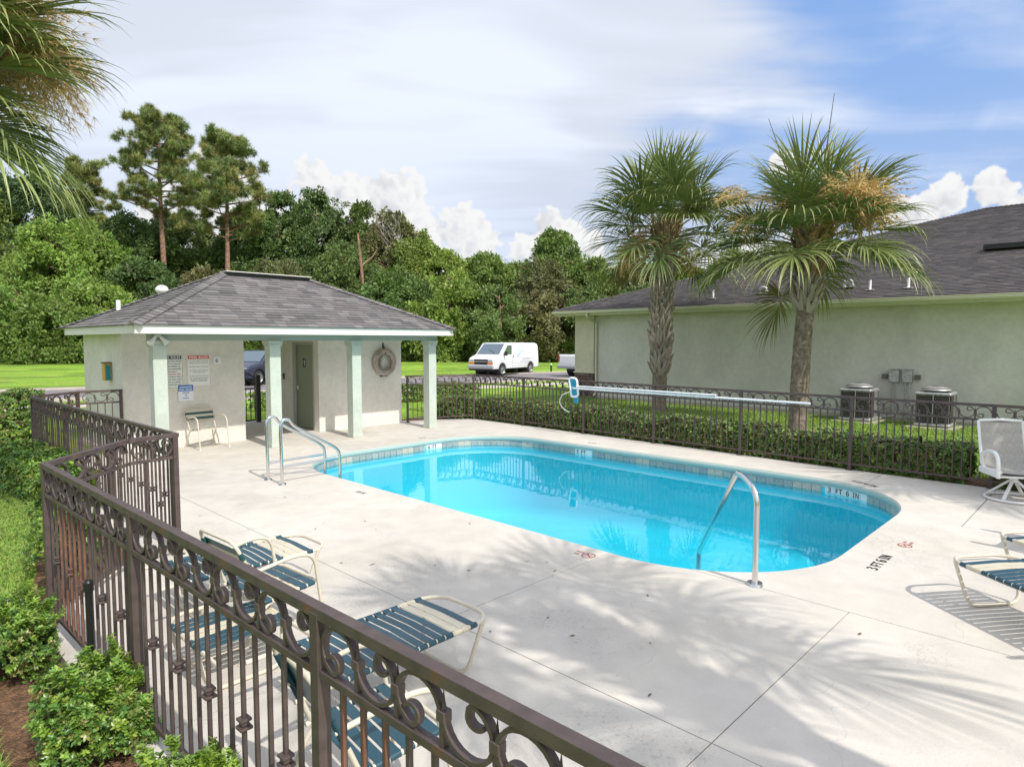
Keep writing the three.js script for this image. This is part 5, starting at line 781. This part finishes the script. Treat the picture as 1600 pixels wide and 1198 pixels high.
function bloomGeo(seed, L = 1.3, N = 100, W = 0.0055) { const r = mulberry(seed), pos = [], colr = []; const main = [V(0, 0, 0)]; let e = 0.75, p = V(0, 0, 0); for (let i = 0; i < 8; i++) { p = p.clone().add(V(Math.cos(e), Math.sin(e), 0).multiplyScalar(L / 8)); main.push(p); e -= 0.16; }
  const rib = (a, b, w, c) => { const d = b.clone().sub(a), s = d.clone().cross(V(r() - 0.5, r() - 0.5, r() - 0.5)).normalize().multiplyScalar(w); for (const q of [a.clone().add(s), a.clone().sub(s), b, ]) pos.push(q.x, q.y, q.z), colr.push(...c); };
  for (let i = 0; i < N; i++) { const t = 0.3 + 0.7 * r(), o = main[Math.min(8, t * 8 | 0)].clone(); let d = V(r() - 0.1, (r() - 0.45) * 1.3, (r() - 0.5) * 2).normalize(), q = o; for (let k = 0; k < 6; k++) { const nx = q.clone().addScaledVector(d, 0.07); const c = jitter(r, [0.62, 0.44, 0.17], 0.25); rib(q, nx, W, c); for (let j = 0; j < 6; j++) { const dd = d.clone().add(V(r() - 0.5, r() - 0.6, r() - 0.5).multiplyScalar(1.7)).normalize(); rib(nx, nx.clone().addScaledVector(dd, 0.07 + r() * 0.07), W, jitter(r, [0.64, 0.46, 0.19], 0.3)); } d = d.add(V((r() - 0.5) * 0.4, -0.16, (r() - 0.5) * 0.4)).normalize(); q = nx; } }
  const g = new THREE.BufferGeometry(); g.setAttribute('position', new THREE.Float32BufferAttribute(pos, 3)); g.setAttribute('color', new THREE.Float32BufferAttribute(colr, 3)); g.computeVertexNormals(); return mergeGeometries([metric(g), paint(pipe(main, 0.012, 5), 0.32, 0.3, 0.12)]); }
const BL = [bloomGeo(901), bloomGeo(902), bloomGeo(903, 1.0), bloomGeo(904, 1.3, 40, 0.004), bloomGeo(905, 1.2, 230, 0.0026)];
const bootG = [0, 1].map((k) => { const r = mulberry(930 + k), gs = []; for (const s of [-1, 1]) gs.push(pipe([V(0, 0, -0.01), V(s * 0.05, 0.15, 0.06), V(s * (0.11 + r() * 0.03), 0.34 + r() * 0.06, 0.13)], [0.075, 0.055, 0.02], 5)); return mergeGeometries(gs.map((g) => g.scale(1, 1, 0.8))); });
function palm(label, x, z, H, r0, r1, bootFrom, crown, scale, seed, opt = {}) {
  const r = mulberry(seed), t = thing('cabbage_palm', label, 'palm tree', [x, GY, z]), lean = opt.lean ?? [0, 0], C = (k) => V(lean[0] * k * k, H * k, lean[1] * k * k);
  // trunk, ringed and rough
  const tp = [], rr = []; for (let i = 0; i <= 46; i++) { const k = i / 46; tp.push(C(k)); rr.push(lerp(r0, r1, k) * (k < 0.04 ? 1.25 - k * 6 : 1) * (0.97 + 0.06 * ((i * 7) % 5) / 4)); }
  const tg = pipe(tp, rr, 18), pp = tg.attributes.position, cc = new Float32Array(pp.count * 3); for (let i = 0; i < pp.count; i++) { const a = Math.atan2(pp.getZ(i), pp.getX(i)), y = pp.getY(i), f = 0.6 + 0.8 * fbm(a * 4, y * 9, 4, seed), m = sstep(0.58, 0.75, fbm(a * 2, y * 1.7, 3, seed + 4)) * 0.6, c = lerp3([0.40 * f, 0.32 * f, 0.25 * f], [0.2 * f, 0.22 * f, 0.12 * f], m); cc.set(c, i * 3); }
  tg.setAttribute('color', new THREE.BufferAttribute(cc, 3)); part('trunk', tg, M.bark, t);
  const bl = [[], []]; for (let y = bootFrom * H, k = 0; y < H + 0.12; y += 0.021, k++) { const a = k * 2.3999, q = clamp(y / H), c = C(q), rad0 = lerp(r0, r1, q) * 0.97, fat = 1 + 0.5 * sstep(0.78, 1, q); bl[k % 2].push({ p: V(c.x + Math.cos(a) * rad0, y, c.z + Math.sin(a) * rad0), q: new THREE.Quaternion().setFromEuler(_e.set((r() - 0.3) * 0.25, PI / 2 - a, (r() - 0.5) * 0.5, 'YXZ')), s: (0.85 + r() * 0.4) * fat * (opt.boot ?? 1), c: jitter(r, q > 0.82 ? [0.26, 0.17, 0.10] : [0.38, 0.32, 0.26], 0.3) }); }
  bl.forEach((l, k) => l.length && scatter('leaf_boots', bootG[k], std({ roughness: 1, side: THREE.DoubleSide }), l, t));
  crown.forEach((n, cls) => { for (let i = 0; i < n; i++) { const a = (i + 0.37 * cls + (r() - 0.5) * 0.5) / n * 2 * PI + cls * 1.3, m = part('frond', FR[cls][r() * 3 | 0], M.frond, t), hgt = H + (3 - cls) * 0.07; m.position.set(lean[0] + Math.cos(a) * 0.08, hgt, lean[1] - Math.sin(a) * 0.08); m.rotation.set((r() - 0.5) * 0.3, a, (r() - 0.5) * 0.42, 'YXZ'); m.scale.setScalar(scale * (0.9 + r() * 0.2)); } });
  (opt.extra ?? []).forEach(([a, cls, dy, k]) => { const m = part('frond', FR[cls][k ?? 0], M.frond, t); m.position.set(lean[0] + Math.cos(a) * 0.08, H + dy, lean[1] - Math.sin(a) * 0.08); m.rotation.y = a; m.scale.setScalar(scale); });
  (opt.blooms ?? []).forEach(([a, e, s, k]) => { const m = part('flower_stalk', BL[k], M.bloom, t); m.position.set(lean[0], H + 0.1, lean[1]); m.rotation.set(0, a, e, 'YXZ'); m.scale.setScalar(s); });
  if (opt.spears) for (const [a, e, L] of opt.spears) part('spear_leaf', [pipe([V(lean[0], H, lean[1]), V(lean[0] + Math.cos(a) * L * e * 0.5, H + L * 0.55, lean[1] - Math.sin(a) * L * e * 0.5), V(lean[0] + Math.cos(a) * L * e * 0.7, H + L, lean[1] - Math.sin(a) * L * e)], [0.03, 0.018, 0.006], 5)], M.twig, t);
  return t;
}
// camera's right is towards (0.69, 0.72); its depth towards (0.72, -0.69)
const R_ = -rad(46); // frond angle pointing to the right of the picture
palm('tall cabbage palm behind the far fence, the left and farther of the two', 17.75, -10.7, 5.5, 0.23, 0.22, 0.22, [4, 6, 8, 9, 7, 4, 1], 1.12, 1001, { boot: 0.95, lean: [0.15, 0.1], blooms: [[R_ + PI, -0.9, 1.3, 0], [R_ + 0.2, -1.1, 1.1, 1], [R_ + 0.1, 0.35, 1.8, 3], [R_ + PI - 0.3, -0.5, 1.2, 3]] });
palm('cabbage palm with tan flower plumes standing near the cooling units', 16.0, -5.8, 4.45, 0.22, 0.19, 0.66, [4, 6, 9, 10, 8, 4, 1], 1.06, 1002, { boot: 1.0, lean: [0.2, 0.15], blooms: [[R_ - 1.4, 0.22, 1.65, 0], [R_ - 1.1, 0.12, 1.5, 0], [R_ + 0.1, 0.35, 1.8, 3], [R_ + PI - 0.2, 0.4, 1.8, 3], [R_ + PI, 0.1, 1.5, 3]], spears: [[R_, 0.12, 3.6], [R_ + PI, 0.4, 3.1]] });
palm('cabbage palm cut off by the top left corner of the picture', 0.3, -9.05, 4.8, 0.24, 0.22, 0.6, [4, 7, 9, 11, 9, 3, 0], 0.82, 1003, { extra: [[R_ + 0.05, 2, 0.1, 0], [R_ + 0.3, 3, 0, 1], [R_ - 0.25, 4, 0, 0], [R_ + 0.1, 5, -0.1, 1], [R_ - 0.4, 3, 0, 2], [R_ + 0.45, 5, -0.1, 0], [R_ - 0.15, 5, -0.2, 1], [R_ - 0.05, 3, 0.1, 2]], blooms: [[R_ + 0.5, 0.5, 1.4, 4], [R_ + 0.4, 0.1, 1.45, 4], [R_ + 0.55, -0.1, 1.4, 4]] });
palm('cabbage palm standing behind the camera whose shadow falls on the deck', 3.2, 2.0, 5.0, 0.15, 0.14, 0.7, [2, 3, 4, 5, 3, 2, 0], 0.82, 1004);
palm('cabbage palm right of the camera shading the deck by the swivel chair', 11.3, 2.9, 4.6, 0.15, 0.14, 0.7, [2, 3, 4, 5, 4, 3, 1], 0.8, 1005);

// ---------- the forest edge ----------
function clusterGeo(n, leaf, w, seed, needles) { const r = mulberry(seed), gs = []; for (let i = 0; i < n; i++) { const d = V(r() * 2 - 1, r() * 2 - 1, r() * 2 - 1).normalize(), p = d.clone().multiplyScalar(needles ? 0.05 : Math.cbrt(r()) * 0.5), g = new THREE.BufferGeometry(), L = leaf * (0.7 + r() * 0.6), W = w * (0.7 + r() * 0.6);
  g.setAttribute('position', new THREE.Float32BufferAttribute(needles ? [0, -W, 0, L, 0, 0, 0, W, 0] : [0, 0, 0, L * 0.5, 0.12 * L, -W, L, 0, 0, 0, 0, 0, L, 0, 0, L * 0.5, 0.12 * L, W], 3)); g.computeVertexNormals(); g.applyQuaternion(new THREE.Quaternion().setFromUnitVectors(V(1, 0, 0), needles ? d : d.clone().add(V(r() - 0.5, r() - 0.7, r() - 0.5)).normalize())); g.translate(p.x, p.y, p.z); gs.push(metric(g)); } return mergeGeometries(gs); }
const CL = [0, 1, 2].map((k) => clusterGeo(22, 0.42, 0.11, 1100 + k)), NE = [0, 1].map((k) => clusterGeo(34, 0.62, 0.03, 1120 + k, true));
const treePal = { dark: [[0.114, 0.178, 0.044], [0.137, 0.206, 0.049], [0.092, 0.149, 0.041]], mid: [[0.168, 0.259, 0.049], [0.131, 0.206, 0.046], [0.207, 0.292, 0.055]], bright: [[0.214, 0.332, 0.055], [0.268, 0.378, 0.059], [0.175, 0.275, 0.049]], olive: [[0.238, 0.218, 0.070], [0.191, 0.190, 0.065], [0.153, 0.166, 0.055]], pine: [[0.259, 0.304, 0.086], [0.199, 0.253, 0.076], [0.322, 0.332, 0.097]] };
function limbs(r, H, reach, n, from, thick) { const out = []; for (let i = 0; i < n; i++) { const a = i * 2.4 + r(), y = H * (from + (1 - from) * 0.85 * i / n), L = reach * (0.6 + 0.4 * r()); out.push(pipe([V(0, y, 0), V(Math.cos(a) * L * 0.5, y + L * 0.22, Math.sin(a) * L * 0.5), V(Math.cos(a) * L, y + L * 0.5, Math.sin(a) * L)], [thick, thick * 0.6, thick * 0.25], 5, false)); } return out; }
function broadTree(label, x, z, H, R, pal, seed, low = 0.04, group) {
  const r = mulberry(seed), t = thing('broadleaf_tree', label, 'tree', [x, GY, z], 0, group), L = [[], [], []], cols = treePal[pal], th = 0.016 * H + 0.05;
  part('trunk', [pipe([V(0, 0, 0), V((r() - 0.5) * 0.6, H * 0.4, (r() - 0.5) * 0.6), V(0, H * 0.86, 0)], [th, th * 0.7, th * 0.2], 8, false), ...limbs(r, H, R * 0.8, 8, 0.3, th * 0.4)], M.pineBark, t);
  const tone = jitter(r, pick(r, cols), 0.12), ox = seed * 3.7, want = 900 + R * R * H * 5.2 | 0, bump = 0.5 + r() * 0.35, f1 = 0.34 + 0.12 * r();
  for (let i = 0, tries = 0; i < want && tries < want * 6; tries++) {
    const k = Math.pow(r(), 0.85), y = H * lerp(low, 0.93, k), a = r() * 2 * PI, n1 = N3.noise(Math.cos(a) * 1.7 + ox, y * 0.16, Math.sin(a) * 1.7), prof = Math.pow(Math.sin(PI * clamp(0.16 + 0.8 * k)), 0.6) * (1 + bump * n1), q = 0.35 + 0.65 * Math.sqrt(r());
    const p = V(Math.cos(a) * R * prof * q, y + H * 0.1 * k * N3.noise(Math.cos(a) * 2.3, ox, Math.sin(a) * 2.3), Math.sin(a) * R * prof * q);
    const d = N3.noise(p.x * f1 + ox, p.y * f1 * 1.25, p.z * f1) + 0.55 * N3.noise(p.x * f1 * 2.3, p.y * f1 * 2.6 + ox, p.z * f1 * 2.3);
    if (d < -0.02 + 0.12 * (1 - q) || p.y < 0.1) continue;
    L[i++ % 3].push({ p, e: [r() * 6.3, r() * 6.3, r() * 6.3], s: 0.38 + r() * r() * 0.95, c: jitter(r, tone, 0.24) });
  }
  L.forEach((l, k) => scatter('crown', CL[k], M.foliage, l, t)); return t;
}
function pineTree(label, x, z, H, R, seed, from) {
  const r = mulberry(seed), t = thing('pine_tree', label, 'pine tree', [x, GY, z]), L = [[], []], th = 0.011 * H + 0.06, bend = (r() - 0.5) * 0.8, wood = [];
  wood.push(pipe([V(0, 0, 0), V(bend * 0.4, H * 0.35, 0), V(bend, H * 0.7, 0), V(bend * 0.7, H * 0.97, 0)], [th, th * 0.85, th * 0.55, th * 0.14], 9, false));
  const n = 36; for (let i = 0; i < n; i++) {
    const k = i / (n - 1), y = H * lerp(from, 0.965, k), a = i * 2.4 + r() * 0.9, len = R * (0.95 - 0.62 * k * k) * (0.65 + 0.4 * r()), tip = V(bend + Math.cos(a) * len, y + len * (0.15 + 0.3 * r()), Math.sin(a) * len), root = V(bend * 0.9, y, 0);
    wood.push(pipe([root, root.clone().lerp(tip, 0.5).add(V(0, -len * 0.05, 0)), tip], [th * 0.3, th * 0.2, th * 0.08], 5, false));
    for (let j = 0; j < 8; j++) { const c = root.clone().lerp(tip, 0.38 + 0.66 * r()).add(V((r() - 0.5) * len * 0.55, (r() - 0.25) * 0.9, (r() - 0.5) * len * 0.55)), s = 0.3 + 0.55 * r(), kc = jitter(r, pick(r, treePal.pine), 0.15); for (let m = 0; m < 11; m++) { const d = V(r() * 2 - 1, r() * 1.6 - 0.6, r() * 2 - 1).normalize(), q = Math.cbrt(r()); L[m % 2].push({ p: V(c.x + d.x * s * q, c.y + d.y * s * 0.62 * q, c.z + d.z * s * q), e: [r() * 6.3, r() * 6.3, r() * 6.3], s: 0.55 + r() * 0.55, c: jitter(r, kc, 0.2) }); } }
  }
  part('trunk', wood, M.pineBark, t); L.forEach((l, k) => scatter('crown', NE[k], M.foliage, l, t)); return t;
}
pineTree('tallest pine with a long bare trunk, left of the pool house ridge', 27.9, -86.3, 30.2, 6.0, 1201, 0.56);
pineTree('tall pine with a forked spreading crown behind the pool house ridge', 32.3, -78.8, 26.7, 6.6, 1202, 0.53);
pineTree('dark pine partly hidden by the palm at the top left', 22.2, -98.0, 25.2, 4.6, 1203, 0.42);
{ // dead tree with bare grey twigs showing over the crowns
  const r = mulberry(1290), t = thing('dead_tree', 'bare grey dead tree with fine twigs above the crowns below the cloud', 'dead tree', [51.2, GY, -68.2]), w = [];
  const grow = (p, d, L, th, n) => { const q = p.clone().addScaledVector(d, L * 0.5).add(V((r() - 0.5) * L * 0.12, 0, (r() - 0.5) * L * 0.12)), e = p.clone().addScaledVector(d, L); w.push(pipe([p, q, e], [th, th * 0.75, th * 0.5], 5, false)); if (n) for (let k = 0; k < 3; k++) grow(q.clone().lerp(e, 0.35 + 0.3 * k), d.clone().add(V((r() - 0.5) * 1.7, (r() - 0.15) * 0.7, (r() - 0.5) * 1.7)).normalize(), L * (0.5 + 0.2 * r()), th * 0.5, n - 1); };
  grow(V(0, 0, 0), V(0.06, 1, 0).normalize(), 10.2, 0.22, 4); part('branches', w, std({ color: col(0.36, 0.31, 0.28), roughness: 1 }), t); }
{ const t = thing('dead_tree', 'pale leaning dead trunk standing among the crowns above the ridge end', 'dead tree', [41.4, GY, -63.2]); part('trunk', pipe([V(0, 0, 0), V(-0.3, 9, 0), V(-0.95, 14.2, 0.2)], [0.26, 0.2, 0.1], 8), M.pineBark, t); part('broken_limb', pipe([V(-0.5, 10.6, 0), V(0.9, 11.8, 0.3), V(1.4, 12.6, 0.4)], [0.09, 0.06, 0.03], 6), M.pineBark, t); }
const F = 'broadleaf trees of the forest edge', fl = (a) => a + ' at the forest edge';
[[8.8, -97.4, 22.4, 7.4, 'mid', 'large tree at the far left under the palm fronds'], [15.6, -99.0, 23.8, 7.0, 'dark', 'tall dark tree beneath the hanging palm fronds'], [25.3, -91.8, 18.8, 5.2, 'mid', 'medium green tree below the dark left pine'], [17.5, -85.5, 16.2, 6.8, 'bright', 'broad light green tree above the left end of the pool house'], [33.1, -95.3, 19.6, 6.6, 'dark', 'dark tree between the two tall pine trunks'], [39.3, -88.9, 20.6, 5.8, 'mid', 'tree just right of the forked pine'], [39.6, -80.0, 21.8, 4.8, 'mid', 'high crowned tree right of the forked pine'], [43.0, -76.4, 22.2, 4.7, 'dark', 'tree with the highest crown above the ridge end'], [47.6, -74.5, 21.0, 4.9, 'mid', 'rounded tree over the right slope of the pool house roof'], [49.7, -69.5, 19.2, 4.5, 'olive', 'thin grey green tree with a patchy crown under the big cloud'], [41.3, -66.6, 13.4, 5.0, 'dark', 'lower dark tree right behind the ridge end'], [49.5, -63.9, 15.6, 4.1, 'mid', 'middle height tree left of the white cloud heap'], [52.0, -61.3, 14.6, 3.8, 'bright', 'fresh green tree below the white cloud heap'], [55.1, -58.1, 13.4, 4.1, 'bright', 'bright rounded tree behind the white van roof'], [62.3, -59.2, 13.0, 3.8, 'mid', 'small crowned tree left of the slender pine'], [60.3, -52.7, 12.2, 4.7, 'olive', 'olive grey tree above the rear of the van'], [67.4, -51.2, 13.8, 4.7, 'mid', 'tree behind the left palm crown'], [71.1, -47.3, 12.8, 5.1, 'olive', 'tree behind the left palm trunk'], [77.3, -43.8, 12.8, 5.6, 'mid', 'tree just over the left end of the sage building roof'], [4.9, -104.4, 22.0, 7.9, 'dark', 'dark tree at the left picture edge'], [23.5, -79.3, 11.2, 4.6, 'dark', 'low dark tree behind the white roof vent'], [29.2, -76.2, 10.8, 4.6, 'olive', 'low olive tree between the pine trunks'], [33.9, -68.5, 11.8, 4.9, 'olive', 'greyish low tree over the middle of the ridge'], [42.9, -59.3, 10.4, 4.9, 'mid', 'low leafy tree over the right roof slope'], [45.5, -53.6, 8.9, 4.4, 'bright', 'low bright tree above the right end of the fascia'], [49.4, -49.6, 8.3, 4.4, 'dark', 'low dark tree left of the van windscreen'], [52.8, -46.1, 7.6, 4.1, 'olive', 'bushy low tree right above the van'], [55.7, -43.1, 8.0, 4.1, 'mid', 'low tree between the van and the sage building'], [69.0, -58.1, 18.2, 4.6, 'mid', 'slender high tree rising beside the far palm crown'], [83, -38, 14.5, 5.5, 'mid', 'tree hidden mostly behind the sage building roof'], [1.5, -80.5, 9.5, 5.4, 'bright', 'lowest bright leafy tree at the far left edge'], [7.6, -80.5, 9.0, 5.2, 'bright', 'vine covered bright tree left of the pool house'], [13.0, -78.5, 7.2, 4.6, 'mid', 'low tree behind the left fascia corner'], [18.5, -77.0, 8.0, 4.8, 'bright', 'low bright tree behind the white vent pipe'], [37.0, -63.0, 7.4, 4.6, 'mid', 'low tree hidden behind the pool house roof'], [-3.5, -90, 15, 6.5, 'mid', 'tree just outside the left picture edge'], [62, -40, 8.5, 4.6, 'dark', 'low dark tree hidden by the corner of the sage building']]
  .forEach(([x, z, H, R, p, l], i) => broadTree(fl(l), x, z, H, R, p, 1300 + i * 3, 0.03, F));
// dark back rows seen only through the gaps, as one mass
{ const r = mulberry(1500), L = []; for (let i = 0; i < 26000; i++) { const k = r(), a = lerp(-2, 56, k), d = (96 + r() * 14) * (1 - 0.16 * k), x = Math.sin(rad(a)) * d * 1.06, z = -Math.cos(rad(a)) * d, top = lerp(17, 9, k) * (0.75 + 0.5 * fbm(k * 16, 3, 3, 8)); L.push({ p: V(x + 6, GY + Math.pow(r(), 0.8) * top, z), e: [r() * 6.3, r() * 6.3, r() * 6.3], s: 1.3 + r() * 1.1, c: jitter(r, pick(r, treePal.mid), 0.25) }); } const m = scatter('forest', CL[0], M.foliage, L, scene); tag(m, 'dark mass of forest foliage filling the gaps behind the front trees', 'forest'); }
{ const r = mulberry(1510), L = []; for (let i = 0; i < 15000; i++) { const k = r(), a = lerp(-4, 58, k), d = lerp(82, 66, k) + r() * 4 - 2, h = Math.pow(r(), 1.6) * 2.6 * (0.4 + fbm(k * 40, 1, 3, 3)); L.push({ p: V(Math.sin(rad(a)) * d + 2, GY + h, -Math.cos(rad(a)) * d), e: [r() * 6.3, r() * 6.3, r() * 6.3], s: 0.5 + r() * 0.6, c: jitter(r, pick(r, [...treePal.bright, ...treePal.mid, [0.2, 0.22, 0.08]]), 0.25) }); } const m = scatter('undergrowth', CL[1], M.foliage, L, scene); tag(m, 'low weedy undergrowth along the foot of the forest edge', 'undergrowth'); }

// repeats of one kind carry a common group
const GROUPS = { 'lounge chair': 'blue strap lounges on the deck', armchair: 'cream framed strap armchairs', 'patio chair': 'white sling chairs at the right', 'palm tree': 'cabbage palms round the pool', 'pine tree': 'pines of the forest edge', fence: 'runs of brown iron fence round the pool', shrub: 'shrubs along the near fence', hedge: 'clipped hedges', 'deck marking': 'lettering and symbols painted on the deck', 'path light': 'black path lights in the beds', 'cooling unit': 'cooling units by the sage wall', 'electrical box': 'electrical boxes on the sage wall', sign: 'signs of the pool house', 'dead tree': 'dead trees of the forest edge' };
for (const o of scene.children) if (GROUPS[o.userData.category] && !o.userData.group) o.userData.group = GROUPS[o.userData.category];
renderer.render(scene, camera);
